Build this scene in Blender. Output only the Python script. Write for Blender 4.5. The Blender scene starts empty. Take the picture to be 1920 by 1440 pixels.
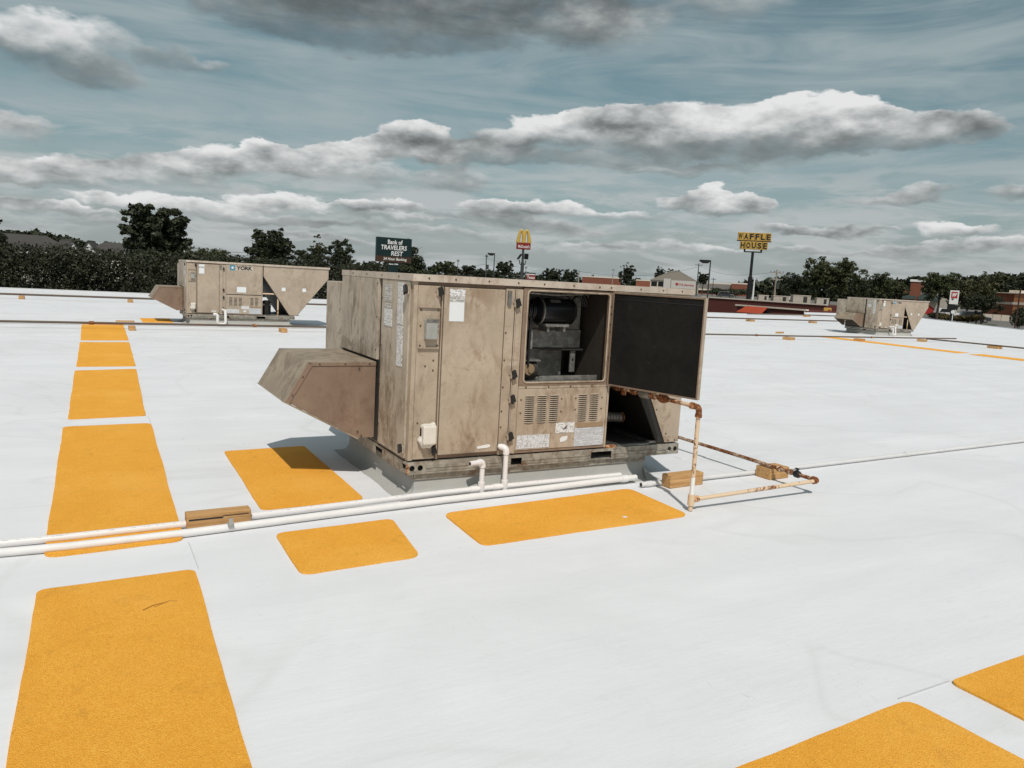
import bpy, bmesh, math, random
import numpy as np
from mathutils import Vector, Matrix, Quaternion
rad = math.radians
S = bpy.context.scene
COL = S.collection

# ------------------------------------------------------------------ camera
AX = Vector((0.87311955, -0.48432764, 0.0555786))      # camera right, in world axes
AD = Vector((-0.01821811, -0.14634205, -0.98906628))   # camera down
AF = Vector((0.48716562, 0.86256057, -0.13659764))     # camera forward
EYE = Vector((0, 0, 1.6))
cam = bpy.data.cameras.new('camera'); camo = bpy.data.objects.new('camera', cam); COL.objects.link(camo)
M = Matrix.Identity(4)
for i in range(3):
    M[i][0] = AX[i]; M[i][1] = -AD[i]; M[i][2] = -AF[i]; M[i][3] = EYE[i]
camo.matrix_world = M
cam.sensor_width = 36.0; cam.lens = 36 * 1444 / 1920.0
cam.clip_start = 0.05; cam.clip_end = 6000
S.camera = camo

def direction(u, v):
    return (AX * (u - 960) + AD * (v - 720) + AF * 1444).normalized()
def at(u, v, D):
    """the real point seen at picture position (u, v), D metres away over the ground"""
    d = direction(u, v); k = D / math.hypot(d.x, d.y)
    return EYE + d * k
def azel(u, v):
    d = direction(u, v)
    return math.atan2(d.x, d.y), math.asin(d.z)

# ------------------------------------------------------------------ light
SUN_TO = Vector((-0.17, -0.42, 0.615)).normalized()
SUN_EL = math.asin(SUN_TO.z); SUN_AZ = math.atan2(SUN_TO.x, SUN_TO.y)
sun = bpy.data.lights.new('sun', 'SUN'); sun.energy = 3.1; sun.angle = rad(0.55); sun.color = (1.0, 0.95, 0.88)
suno = bpy.data.objects.new('sun', sun); COL.objects.link(suno)
suno.rotation_euler = SUN_TO.to_track_quat('Z', 'Y').to_euler()
suno.location = (0, 0, 30)
S.view_settings.view_transform = 'Standard'; S.view_settings.look = 'None'
S.view_settings.exposure = 0.0; S.view_settings.gamma = 1.0; S.view_settings.use_curve_mapping = False
S.render.film_transparent = False
S.cycles.max_bounces = 6; S.cycles.diffuse_bounces = 3; S.cycles.glossy_bounces = 2; S.cycles.transmission_bounces = 2
S.cycles.use_denoising = True
S.cycles.use_adaptive_sampling = True

# ------------------------------------------------------------------ sky
class SkyNodes:
    def __init__(s, nt): s.nt = nt; s.L = nt.links
    def put(s, sock, v):
        if isinstance(v, bpy.types.NodeSocket): s.L.new(v, sock)
        elif v is not None: sock.default_value = v
    def math_(s, op, a, b=None, c=None, clamp=False):
        n = s.nt.nodes.new('ShaderNodeMath'); n.operation = op; n.use_clamp = clamp
        s.put(n.inputs[0], a); s.put(n.inputs[1], b); s.put(n.inputs[2], c)
        return n.outputs[0]
    def vec(s, op, a, b=None, c=None):
        n = s.nt.nodes.new('ShaderNodeVectorMath'); n.operation = op
        s.put(n.inputs[0], a); s.put(n.inputs[1], b); s.put(n.inputs[2], c)
        return n.outputs['Value' if op == 'DOT_PRODUCT' else 'Vector']
    def noise(s, v, scale, detail, rough=0.55, out='Fac', dist=0.0):
        n = s.nt.nodes.new('ShaderNodeTexNoise'); n.inputs['Scale'].default_value = scale
        n.inputs['Detail'].default_value = detail; n.inputs['Roughness'].default_value = rough
        n.inputs['Distortion'].default_value = dist
        s.put(n.inputs['Vector'], v); return n.outputs[out]
    def sep(s, v):
        n = s.nt.nodes.new('ShaderNodeSeparateXYZ'); s.put(n.inputs[0], v); return n.outputs
    def comb(s, x, y, z):
        n = s.nt.nodes.new('ShaderNodeCombineXYZ')
        s.put(n.inputs[0], x); s.put(n.inputs[1], y); s.put(n.inputs[2], z); return n.outputs[0]
    def ramp(s, f, stops):
        n = s.nt.nodes.new('ShaderNodeValToRGB'); r = n.color_ramp
        while len(r.elements) < len(stops): r.elements.new(0.5)
        for e, (p, c) in zip(r.elements, stops): e.position = p; e.color = (*c, 1)
        s.put(n.inputs[0], f); return n.outputs['Color']
    def mix(s, f, a, b):
        n = s.nt.nodes.new('ShaderNodeMix'); n.data_type = 'RGBA'
        s.put(n.inputs[0], f); s.put(n.inputs[6], a); s.put(n.inputs[7], b); return n.outputs[2]
    def smooth(s, x, lo, hi):
        n = s.nt.nodes.new('ShaderNodeMapRange'); n.interpolation_type = 'SMOOTHSTEP'
        s.put(n.inputs[0], x); s.put(n.inputs[1], lo); s.put(n.inputs[2], hi); return n.outputs[0]
def make_world():
    w = bpy.data.worlds.new('World'); S.world = w; w.use_nodes = True
    nt = w.node_tree; nt.nodes.clear(); L = nt.links
    K = SkyNodes(nt); put, math_, vec, noise, sep, comb, mix, smooth = K.put, K.math_, K.vec, K.noise, K.sep, K.comb, K.mix, K.smooth
    tc = nt.nodes.new('ShaderNodeTexCoord')
    d = tc.outputs['Generated']
    dx, dy, dz = sep(d)
    az = math_('ARCTAN2', dx, dy); el = math_('ARCSINE', dz)
    p = comb(az, el, 0.0)
    flat = vec('MULTIPLY', d, (1.0, 1.0, 2.2))
    # clear sky with a high thin veil drawn out along the horizon
    sky = nt.nodes.new('ShaderNodeTexSky'); sky.sky_type = 'NISHITA'; sky.sun_disc = False
    sky.sun_elevation = SUN_EL; sky.sun_rotation = SUN_AZ; sky.altitude = 300; sky.dust_density = 1.5; sky.air_density = 1.0; sky.ozone_density = 1.0
    hs = nt.nodes.new('ShaderNodeHueSaturation'); hs.inputs['Saturation'].default_value = 0.84; hs.inputs['Hue'].default_value = 0.452
    hs.inputs['Value'].default_value = 0.62
    L.new(sky.outputs[0], hs.inputs['Color'])
    base = hs.outputs[0]
    streak = vec('MULTIPLY', d, (1.6, 1.6, 11.0))
    v1 = noise(streak, 2.1, 5, 0.6, dist=0.9)
    v2 = noise(flat, 5.0, 3, 0.6)
    veil = smooth(math_('MULTIPLY_ADD', v2, 0.35, math_('MULTIPLY', v1, 0.75)), 0.38, 0.74)
    low = smooth(el, 0.16, 0.0)
    veil = math_('MAXIMUM', math_('MULTIPLY', veil, 0.88), math_('MULTIPLY', low, 0.62))
    base = mix(veil, base, (3.5, 4.2, 4.35, 1))
    # thin broken layer low over the horizon
    lay = noise(vec('MULTIPLY', d, (3.2, 3.2, 17.0)), 2.6, 5, 0.6, dist=0.5)
    band = math_('MULTIPLY', smooth(el, 0.21, 0.07), smooth(lay, 0.40, 0.62))
    base = mix(math_('MULTIPLY', band, 0.82), base, (4.9, 5.15, 5.2, 1))
    # cumulus: heaps placed by bearing and height, broken up by noise
    wv = vec('SUBTRACT', noise(flat, 9.0, 2, 0.5, 'Color'), (0.5, 0.5, 0.5))
    wv2 = vec('SUBTRACT', noise(flat, 34.0, 3, 0.55, 'Color'), (0.5, 0.5, 0.5))
    pw = vec('MULTIPLY_ADD', wv, (0.075, 0.03, 0.0), p)
    pw = vec('MULTIPLY_ADD', wv2, (0.034, 0.020, 0.0), pw)
    # (u, v, half width, half height, darkness, softness)
    B = [(470, 8, 130, 42, .45, .8), (640, 50, 170, 44, .66, .8), (840, 70, 150, 34, .72, .8), (560, 10, 210, 62, .62, .6), (760, 34, 200, 66, .80, .6), (960, 20, 210, 72, .72, .6), (1130, 48, 130, 52, .34, .5), (1000, -60, 380, 60, .5, .6), (690, 78, 120, 34, .7, .8), (1350, 10, 150, 28, .38, 1),
         (120, 92, 150, 58, .16, .6), (60, 60, 90, 40, .05, .5), (190, 130, 90, 30, .30, .9), (330, 110, 46, 20, .42, .9), (395, 126, 36, 16, .42, .9),
         (30, 240, 74, 24, .12, .5),
         (60, 322, 110, 27, .02, .2), (190, 318, 95, 26, .02, .2), (330, 312, 85, 29, .02, .2), (450, 302, 80, 33, .0, .2), (500, 283, 44, 25, -.05, .1),
         (560, 305, 80, 34, .03, .2), (640, 288, 66, 34, -.02, .1), (700, 282, 56, 38, -.04, .1), (780, 268, 80, 40, -.02, .1), (835, 290, 70, 33, .05, .2), (700, 332, 170, 21, .28, .7), (860, 335, 90, 19, .30, .7), (330, 340, 150, 13, .2, .7), (110, 344, 120, 11, .2, .7),
         (930, 262, 70, 27, .10, .4), (1010, 248, 90, 32, .02, .2), (1120, 240, 95, 36, -.08, .1), (1190, 235, 95, 38, -.06, .1), (1290, 232, 95, 44, -.06, .1), (1380, 228, 85, 45, -.06, .1), (1460, 228, 80, 45, -.02, .1),
         (1545, 224, 95, 48, -.08, .1), (1610, 224, 78, 44, -.08, .1), (1690, 240, 90, 34, .02, .2), (1790, 240, 84, 34, .02, .2), (1180, 280, 150, 29, .46, .7), (1380, 290, 190, 31, .50, .7), (1560, 272, 160, 25, .44, .7), (1700, 268, 120, 22, .25, .7), (1400, 250, 120, 40, .22, .5), (1520, 240, 90, 44, .16, .4),
         (890, 282, 110, 24, .12, .5), (960, 290, 130, 18, .3, .8), (1080, 300, 120, 16, .4, .9), (1250, 318, 160, 12, .3, .9), (60, 392, 150, 9, .05, .5), (1150, 400, 120, 12, .1, .6), (760, 408, 160, 9, .1, .6), (250, 420, 160, 8, .12, .8), (560, 440, 160, 9, .12, .8), (980, 416, 140, 11, .06, .6),
         (240, 380, 110, 13, -.02, .2), (380, 384, 120, 17, .02, .2), (520, 378, 110, 19, -.03, .2), (680, 386, 80, 14, .02, .2), (740, 385, 60, 16, -.03, .2), (930, 386, 110, 21, -.03, .2), (1040, 388, 76, 19, .0, .2), (900, 404, 140, 11, .25, .7), (420, 404, 200, 10, .25, .7),
         (1270, 380, 60, 15, .05, .3), (1330, 372, 66, 23, -.06, .1), (1400, 378, 66, 20, -.04, .1), (1340, 394, 110, 9, .25, .6), (1660, 372, 74, 16, .22, .6), (1730, 362, 76, 17, .14, .5), (1900, 366, 50, 14, .22, .6),
         (20, 378, 50, 8, .05, .4), (150, 390, 24, 7, .02, .4), (640, 416, 160, 10, .14, .7), (480, 414, 90, 9, .08, .6), (840, 436, 130, 11, .18, .8), (1080, 432, 90, 12, .08, .5), (1120, 455, 80, 9, .06, .6),
         (1240, 460, 90, 12, .12, .6), (1480, 424, 90, 12, .02, .3), (1590, 432, 90, 11, .08, .5), (1790, 430, 66, 15, -.06, .2), (1830, 462, 90, 15, -.03, .3), (1700, 470, 80, 10, .06, .5), (1500, 470, 90, 10, .08, .6), (1350, 470, 90, 9, .10, .6), (1640, 480, 120, 9, .10, .7)]
    blobs = []
    for (u, v, hw, hh, dk, so) in B:
        a, e = azel(u, v)
        blobs.append((a, e, hw / 1444.0 * 1.06, hh / 1444.0 * 1.02, dk, so))
    rng = random.Random(5)
    for k in range(30):                                   # the same kind of sky goes on all round
        a = rng.choice([-1, 1]) * rng.uniform(1.15, 3.0) + 0.45
        e = rng.choice([rng.uniform(.03, .15), rng.uniform(.15, .5), rng.uniform(.3, 1.1)])
        s = .05 + e * .42
        blobs.append(((a + math.pi) % (2 * math.pi) - math.pi, e, s * rng.uniform(.8, 1.7) / max(.35, math.cos(e)), s * rng.uniform(.3, .5), rng.uniform(-.05, .4), rng.uniform(.1, .7)))
    n1 = noise(flat, 22.0, 6, 0.58)
    n2 = noise(vec('ADD', flat, (-0.008, -0.004, 0.028)), 22.0, 3, 0.58)
    big = math_('SUBTRACT', noise(flat, 8.5, 2, 0.5), noise(vec('ADD', flat, (-0.02, -0.01, 0.07)), 8.5, 2, 0.5))
    nd = math_('MULTIPLY_ADD', big, 1.1, math_('MULTIPLY', math_('SUBTRACT', n1, n2), 0.85)); nc = math_('SUBTRACT', n1, 0.5)
    def cloud_group(bl):
        g_ = bpy.data.node_groups.new('cloud_sector', 'ShaderNodeTree')
        for nm, ty in (('place', 'NodeSocketVector'), ('billow', 'NodeSocketFloat'), ('relief', 'NodeSocketFloat'), ('clear', 'NodeSocketColor')):
            g_.interface.new_socket(nm, in_out='INPUT', socket_type=ty)
        g_.interface.new_socket('sky', in_out='OUTPUT', socket_type='NodeSocketShader')
        K = SkyNodes(g_); math_, vec = K.math_, K.vec
        gi = g_.nodes.new('NodeGroupInput'); go = g_.nodes.new('NodeGroupOutput')
        pw, nc, nd, base = gi.outputs[0], gi.outputs[1], gi.outputs[2], gi.outputs[3]
        bg = g_.nodes.new('ShaderNodeBackground'); bg.inputs[1].default_value = 0.1
        col = base
        if bl:
            gs = ts = ds = ss = 0.0
            for (a, e, hw, hh, dk, so) in bl:
                hw *= 1 + 2e-5 * len(cache); hh *= 1 + 1e-5 * len(cache)      # keeps each patch's nodes its own
                q = vec('MULTIPLY_ADD', pw, (1 / hw, 1 / hh, 0), (-a / hw, -e / hh, 0))
                g = math_('SUBTRACT', 1.0, vec('DOT_PRODUCT', q, q), clamp=True)
                y = vec('DOT_PRODUCT', q, (0.0, 1.0, 0.0))
                ts = math_('MULTIPLY_ADD', g, y, ts); ds = math_('MULTIPLY_ADD', g, dk, ds)
                ss = math_('MULTIPLY_ADD', g, so, ss); gs = math_('ADD', gs, g)
            inv = math_('DIVIDE', 1.0, math_('MAXIMUM', gs, 0.02))
            t = math_('MULTIPLY', ts, inv); dark = math_('MULTIPLY', ds, inv); soft = math_('MULTIPLY', ss, inv)
            dens = math_('SQRT', math_('MINIMUM', gs, 1.0))
            D = math_('ADD', math_('MULTIPLY_ADD', nc, math_('MULTIPLY_ADD', soft, -0.30, 1.12), dens), -0.42)
            wd = math_('MULTIPLY_ADD', K.smooth(t, 0.35, -0.75), 0.42, math_('MULTIPLY_ADD', soft, 0.85, 0.17))
            alpha = K.smooth(D, 0.0, wd)
            alpha = math_('MULTIPLY', alpha, math_('MULTIPLY_ADD', soft, -0.20, 1.0))
            core = K.smooth(D, 0.05, 0.75)
            b = math_('MULTIPLY_ADD', t, 0.36, 0.68)
            b = math_('MULTIPLY_ADD', nd, math_('MULTIPLY_ADD', soft, -0.7, 1.3), b)
            b = math_('MULTIPLY_ADD', dark, -0.85, b)
            b = math_('MULTIPLY_ADD', core, -0.08, b)
            cloud = K.ramp(b, [(0.0, (.11, .118, .118)), (.25, (.21, .222, .222)), (.5, (.385, .402, .402)), (.75, (.60, .61, .61)), (1.0, (.79, .79, .79))])
            col = K.mix(alpha, base, vec('MULTIPLY', cloud, (10, 10, 10)))
        g_.links.new(col, bg.inputs[0]); g_.links.new(bg.outputs[0], go.inputs[0])
        return g_
    # the sky is evaluated one patch of bearing and height at a time; each patch holds every cloud that reaches into it
    cuts = [-math.pi, -2.4, -1.7, -1.1, -.5, -.16, -.02, .1, .2, .3, .4, .5, .6, .7, .8, .9, 1.02, 1.2, 1.6, 2.0, 2.5, math.pi]
    ecuts = [-2.0, -.02, .055, .105, .15, .22, .4, 2.0]
    def reach(b_, lo, hi, el0, el1):
        m = b_[2] + .06; me = b_[3] + .028
        return b_[1] + me > el0 and b_[1] - me < el1 and any(b_[0] + o + m > lo and b_[0] + o - m < hi for o in (0, 2 * math.pi, -2 * math.pi))
    cache = {}
    def leaf_(lo, hi, e0, e1):
        sel = tuple(i for i, b_ in enumerate(blobs) if reach(b_, lo, hi, e0, e1)) if e1 > 0 else ()
        if sel not in cache: cache[sel] = cloud_group([blobs[i] for i in sel])
        n = nt.nodes.new('ShaderNodeGroup'); n.node_tree = cache[sel]
        for k_, v_ in enumerate((pw, nc, nd, base)): L.new(v_, n.inputs[k_])
        return n.outputs[0]
    above = {}
    def pick(src, c):
        if (src, c) not in above: above[(src, c)] = math_('GREATER_THAN', az if src == 'az' else el, c)
        return above[(src, c)]
    def etree(lo, hi, i0, i1):
        if i1 - i0 == 1: return leaf_(lo, hi, ecuts[i0], ecuts[i1])
        mid = (i0 + i1) // 2; m = nt.nodes.new('ShaderNodeMixShader'); L.new(pick('el', ecuts[mid]), m.inputs[0])
        L.new(etree(lo, hi, i0, mid), m.inputs[1]); L.new(etree(lo, hi, mid, i1), m.inputs[2]); return m.outputs[0]
    def atree(i0, i1):
        if i1 - i0 == 1: return etree(cuts[i0], cuts[i1], 0, len(ecuts) - 1)
        mid = (i0 + i1) // 2; m = nt.nodes.new('ShaderNodeMixShader'); L.new(pick('az', cuts[mid]), m.inputs[0])
        L.new(atree(i0, mid), m.inputs[1]); L.new(atree(mid, i1), m.inputs[2]); return m.outputs[0]
    out = nt.nodes.new('ShaderNodeOutputWorld'); L.new(atree(0, len(cuts) - 1), out.inputs[0])
    w.cycles.sampling_method = 'NONE'
make_world()

# ------------------------------------------------------------------ mesh helpers
class MB:
    def __init__(s): s.v = []; s.f = []
    def add(s, vs, fs):
        o = len(s.v); s.v += [tuple(x) for x in vs]; s.f += [tuple(i + o for i in f) for f in fs]; return s
    def box(s, x0, x1, y0, y1, z0, z1):
        return s.add([(x0, y0, z0), (x1, y0, z0), (x1, y1, z0), (x0, y1, z0), (x0, y0, z1), (x1, y0, z1), (x1, y1, z1), (x0, y1, z1)],
                     [(0, 3, 2, 1), (4, 5, 6, 7), (0, 1, 5, 4), (1, 2, 6, 5), (2, 3, 7, 6), (3, 0, 4, 7)])
    def obox(s, c, ax, ay, az):
        """box from centre and three half-axis vectors"""
        c = Vector(c); ax, ay, az = Vector(ax), Vector(ay), Vector(az)
        vs = [c + i * ax + j * ay + k * az for k in (-1, 1) for (i, j) in ((-1, -1), (1, -1), (1, 1), (-1, 1))]
        return s.add(vs, [(0, 3, 2, 1), (4, 5, 6, 7), (0, 1, 5, 4), (1, 2, 6, 5), (2, 3, 7, 6), (3, 0, 4, 7)])
    def prism(s, poly, a0, a1, axis='y'):
        """polygon (p, q) extruded along an axis: y -> (x, z), x -> (y, z), z -> (x, y)"""
        def m(p, q, a): return {'y': (p, a, q), 'x': (a, p, q), 'z': (p, q, a)}[axis]
        n = len(poly); vs = [m(p, q, a0) for p, q in poly] + [m(p, q, a1) for p, q in poly]
        fs = [tuple(range(n)), tuple(range(2 * n - 1, n - 1, -1))] + [(i, n + i, n + (i + 1) % n, (i + 1) % n) for i in range(n)]
        return s.add(vs, fs)
    def tube(s, pts, r, n=12, caps=True):
        pts = [Vector(p) for p in pts]; rs = r if isinstance(r, (list, tuple)) else [r] * len(pts)
        t0 = (pts[1] - pts[0]).normalized(); up = Vector((0, 0, 1)) if abs(t0.z) < .9 else Vector((1, 0, 0))
        u = t0.cross(up).normalized(); rings = []; pt = t0
        for i, p in enumerate(pts):
            t = ((pts[min(i + 1, len(pts) - 1)] - pts[max(i - 1, 0)])).normalized()
            u = (pt.rotation_difference(t) @ u); u = (u - t * u.dot(t)).normalized(); pt = t
            w = t.cross(u)
            rings.append([p + (u * math.cos(2 * math.pi * k / n) + w * math.sin(2 * math.pi * k / n)) * rs[i] for k in range(n)])
        vs = [q for R in rings for q in R]; fs = []
        for i in range(len(pts) - 1):
            for k in range(n):
                fs.append((i * n + k, i * n + (k + 1) % n, (i + 1) * n + (k + 1) % n, (i + 1) * n + k))
        if caps: fs += [tuple(range(n - 1, -1, -1)), tuple((len(pts) - 1) * n + k for k in range(n))]
        return s.add(vs, fs)
    def build(s, name, mat, parent=None, smooth=False, bevel=0.0, seg=2):
        me = bpy.data.meshes.new(name); me.from_pydata(s.v, [], s.f); me.update()
        bm = bmesh.new(); bm.from_mesh(me); bmesh.ops.recalc_face_normals(bm, faces=bm.faces); bm.to_mesh(me); bm.free()
        if smooth: me.shade_smooth() if hasattr(me, 'shade_smooth') else None
        o = bpy.data.objects.new(name, me); COL.objects.link(o)
        if mat is not None: me.materials.append(mat)
        if parent is not None: o.parent = parent
        if bevel:
            b = o.modifiers.new('bevel', 'BEVEL'); b.width = bevel; b.segments = seg; b.limit_method = 'ANGLE'; b.angle_limit = rad(40)
        if smooth:
            try:
                me.set_sharp_from_angle(angle=rad(40))
            except Exception: pass
        return o
def box(name, mat, parent, x0, x1, y0, y1, z0, z1, bevel=0.0):
    return MB().box(x0, x1, y0, y1, z0, z1).build(name, mat, parent, bevel=bevel)
def tag(o, label, cat, group=None, kind=None):
    if label: o['label'] = label
    if cat: o['category'] = cat
    if group: o['group'] = group
    if kind: o['kind'] = kind
    return o
def thing(name, loc, label, cat, rz=0.0, group=None):
    o = bpy.data.objects.new(name, None); COL.objects.link(o); o.empty_display_size = .2
    o.location = loc; o.rotation_euler = (0, 0, rz)
    return tag(o, label, cat, group)
def struct(o): o['kind'] = 'structure'; return o
def dup(o, parent=None, loc=None):
    c = o.copy(); COL.objects.link(c); c.parent = parent
    if loc is not None: c.location = loc
    return c
def dup_tree(o, parent=None):
    c = dup(o, parent)
    for ch in list(o.children): dup_tree(ch, c)
    return c
def fillet(pts, r, n=5):
    pts = [Vector(p) for p in pts]; out = [pts[0]]
    for i in range(1, len(pts) - 1):
        a = (pts[i - 1] - pts[i]).normalized(); b = (pts[i + 1] - pts[i]).normalized()
        p0 = pts[i] + a * r; p1 = pts[i] + b * r
        for k in range(n + 1):
            t = k / n; out.append(p0 * (1 - t) ** 2 + pts[i] * 2 * t * (1 - t) + p1 * t * t)
    return out + [pts[-1]]
def text(name, body, mat, parent, loc, size, width=None, depth=.004, bold=0.0, shear=0.0, rot=(rad(90), 0, 0)):
    c = bpy.data.curves.new(name, 'FONT'); c.body = body; c.size = size; c.extrude = depth; c.offset = bold; c.shear = shear
    c.resolution_u = 3; c.align_x = 'CENTER'; c.align_y = 'CENTER'
    t = bpy.data.objects.new(name + '_font', c); COL.objects.link(t)
    dg = bpy.context.evaluated_depsgraph_get(); dg.update()
    me = bpy.data.meshes.new_from_object(t.evaluated_get(dg)); me.name = name
    bpy.data.objects.remove(t); bpy.data.curves.remove(c)
    xs = [v.co.x for v in me.vertices]; ys = [v.co.y for v in me.vertices]
    cx, cy = (min(xs) + max(xs)) / 2, (min(ys) + max(ys)) / 2
    k = (width / (max(xs) - min(xs))) if width else 1.0
    kh = size / (max(ys) - min(ys)) if width else 1.0
    for v in me.vertices: v.co.x = (v.co.x - cx) * k; v.co.y = (v.co.y - cy) * kh
    me.materials.clear(); me.materials.append(mat)
    o = bpy.data.objects.new(name, me); COL.objects.link(o); o.parent = parent; o.location = loc; o.rotation_euler = rot
    return o

# ------------------------------------------------------------------ materials
class NT:
    def __init__(s, name):
        m = bpy.data.materials.new(name); m.use_nodes = True; s.m = m; s.nt = m.node_tree; s.L = s.nt.links
        s.b = s.nt.nodes['Principled BSDF']; s.tc = s.nt.nodes.new('ShaderNodeTexCoord'); s.obj = s.tc.outputs['Object']
    def put(s, sock, v):
        if isinstance(v, bpy.types.NodeSocket): s.L.new(v, sock)
        elif v is not None: sock.default_value = v
    def scale(s, v, k):
        n = s.nt.nodes.new('ShaderNodeVectorMath'); n.operation = 'MULTIPLY'; s.put(n.inputs[0], v); n.inputs[1].default_value = k; return n.outputs[0]
    def addv(s, v, k):
        n = s.nt.nodes.new('ShaderNodeVectorMath'); n.operation = 'ADD'; s.put(n.inputs[0], v); s.put(n.inputs[1], k); return n.outputs[0]
    def noise(s, v, sc, det=4, ro=.55, dist=0.0, out='Fac'):
        n = s.nt.nodes.new('ShaderNodeTexNoise'); s.put(n.inputs['Vector'], v); n.inputs['Scale'].default_value = sc
        n.inputs['Detail'].default_value = det; n.inputs['Roughness'].default_value = ro; n.inputs['Distortion'].default_value = dist; return n.outputs[out]
    def voro(s, v, sc, feature='F1', out='Distance'):
        n = s.nt.nodes.new('ShaderNodeTexVoronoi'); n.feature = feature; s.put(n.inputs['Vector'], v); n.inputs['Scale'].default_value = sc; return n.outputs[out]
    def ramp(s, f, stops):
        n = s.nt.nodes.new('ShaderNodeValToRGB'); r = n.color_ramp
        while len(r.elements) < len(stops): r.elements.new(.5)
        for e, (p, c) in zip(r.elements, stops):
            e.position = p; e.color = (c, c, c, 1) if isinstance(c, (int, float)) else (*c, 1)
        s.put(n.inputs[0], f); return n.outputs[0]
    def mix(s, f, a, b, mode='MIX'):
        n = s.nt.nodes.new('ShaderNodeMix'); n.data_type = 'RGBA'; n.blend_type = mode
        s.put(n.inputs[0], f)
        s.put(n.inputs[6], (*a, 1) if isinstance(a, tuple) and len(a) == 3 else a)
        s.put(n.inputs[7], (*b, 1) if isinstance(b, tuple) and len(b) == 3 else b); return n.outputs[2]
    def math(s, op, a, b=None, c=None, clamp=False):
        n = s.nt.nodes.new('ShaderNodeMath'); n.operation = op; n.use_clamp = clamp
        s.put(n.inputs[0], a); s.put(n.inputs[1], b); s.put(n.inputs[2], c); return n.outputs[0]
    def sep(s, v):
        n = s.nt.nodes.new('ShaderNodeSeparateXYZ'); s.put(n.inputs[0], v); return n.outputs
    def comb(s, x, y, z):
        n = s.nt.nodes.new('ShaderNodeCombineXYZ'); s.put(n.inputs[0], x); s.put(n.inputs[1], y); s.put(n.inputs[2], z); return n.outputs[0]
    def bump(s, h, strength=.3, dist=.01):
        n = s.nt.nodes.new('ShaderNodeBump'); n.inputs['Strength'].default_value = strength; n.inputs['Distance'].default_value = dist
        s.put(n.inputs['Height'], h); s.L.new(n.outputs[0], s.b.inputs['Normal'])
    def col(s, c, rough=.6, metal=0.0, spec=.5):
        s.put(s.b.inputs['Base Color'], (*c, 1) if isinstance(c, tuple) and len(c) == 3 else c)
        s.put(s.b.inputs['Roughness'], rough); s.b.inputs['Metallic'].default_value = metal; s.b.inputs['Specular IOR Level'].default_value = spec
        return s.m

def simple(name, c, rough=.6, metal=0.0, var=.12, sc=6.0, spec=.4):
    n = NT(name); f = n.noise(n.obj, sc, 5, .6)
    a = tuple(x * (1 - var) for x in c); b = tuple(min(1, x * (1 + var)) for x in c)
    return n.col(n.mix(f, a, b), rough, metal, spec)

def m_roof():
    n = NT('white_membrane'); o = n.obj
    st = n.noise(n.scale(o, (.35, 2.2, 1)), 1.1, 6, .6, .3)
    bl = n.noise(o, .55, 5, .62, .6)
    fine = n.noise(o, 160, 3, .6)
    c = n.mix(n.ramp(st, [(.3, 0), (.7, 1)]), (.71, .717, .738), (.785, .790, .808))
    c = n.mix(n.ramp(bl, [(.30, .75), (.55, 0)]), c, (.68, .686, .70))
    sc = n.noise(n.scale(o, (1, 2.6, 1)), 3.2, 8, .72, 1.2)
    c = n.mix(n.ramp(sc, [(.58, 0), (.72, .30)]), c, (.58, .58, .585))
    gr = n.math('MULTIPLY', n.ramp(n.noise(o, 420, 2, .7), [(.60, 0), (.70, 1)]), n.ramp(n.noise(o, 1.3, 4, .6), [(.48, 0), (.66, 1)]))
    c = n.mix(n.math('MULTIPLY', gr, .45), c, (.42, .41, .40))
    ring = n.noise(o, .42, 3, .5, .9)
    c = n.mix(n.math('MULTIPLY', n.ramp(n.math('ABSOLUTE', n.math('SUBTRACT', ring, .52)), [(.0, 1), (.018, 0)]), .16), c, (.50, .49, .47))
    scf = n.math('MULTIPLY', n.ramp(n.noise(n.scale(o, (7, 2.5, 1)), 5.0, 6, .7, .8), [(.60, 0), (.68, 1)]), n.ramp(n.noise(o, .8, 3, .6), [(.52, 0), (.66, 1)]))
    c = n.mix(n.math('MULTIPLY', scf, .35), c, (.44, .42, .40))
    n.bump(n.math('ADD', n.math('MULTIPLY', fine, .25), n.noise(n.scale(o, (1.2, 5, 1)), 4, 6, .6)), .22, .012)
    return n.col(c, .62, 0, .35)
def m_pad():
    n = NT('yellow_granules'); o = n.obj
    g = n.noise(o, 130, 4, .85); g2 = n.voro(o, 240); bl = n.noise(o, 2.2, 5, .62, .8)
    c = n.ramp(g, [(.30, (.66, .26, .018)), (.5, (.95, .44, .050)), (.68, (1.0, .58, .11))])
    c = n.mix(n.ramp(bl, [(.35, .42), (.62, 0)]), c, (.82, .35, .03))
    c = n.mix(n.ramp(n.noise(o, 1.0, 4, .6), [(.5, 0), (.7, .30)]), c, (1.0, .57, .13))
    c = n.mix(n.math('MULTIPLY', n.ramp(n.noise(o, 5.5, 6, .68, 1.0), [(.56, 0), (.70, 1)]), .30), c, (.52, .24, .03))
    c = n.mix(n.math('MULTIPLY', n.ramp(n.noise(o, 28, 4, .7), [(.68, 0), (.74, 1)]), .5), c, (.45, .20, .03))
    n.bump(n.math('ADD', g, g2), .75, .005)
    return n.col(c, .85, 0, .25)
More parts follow.
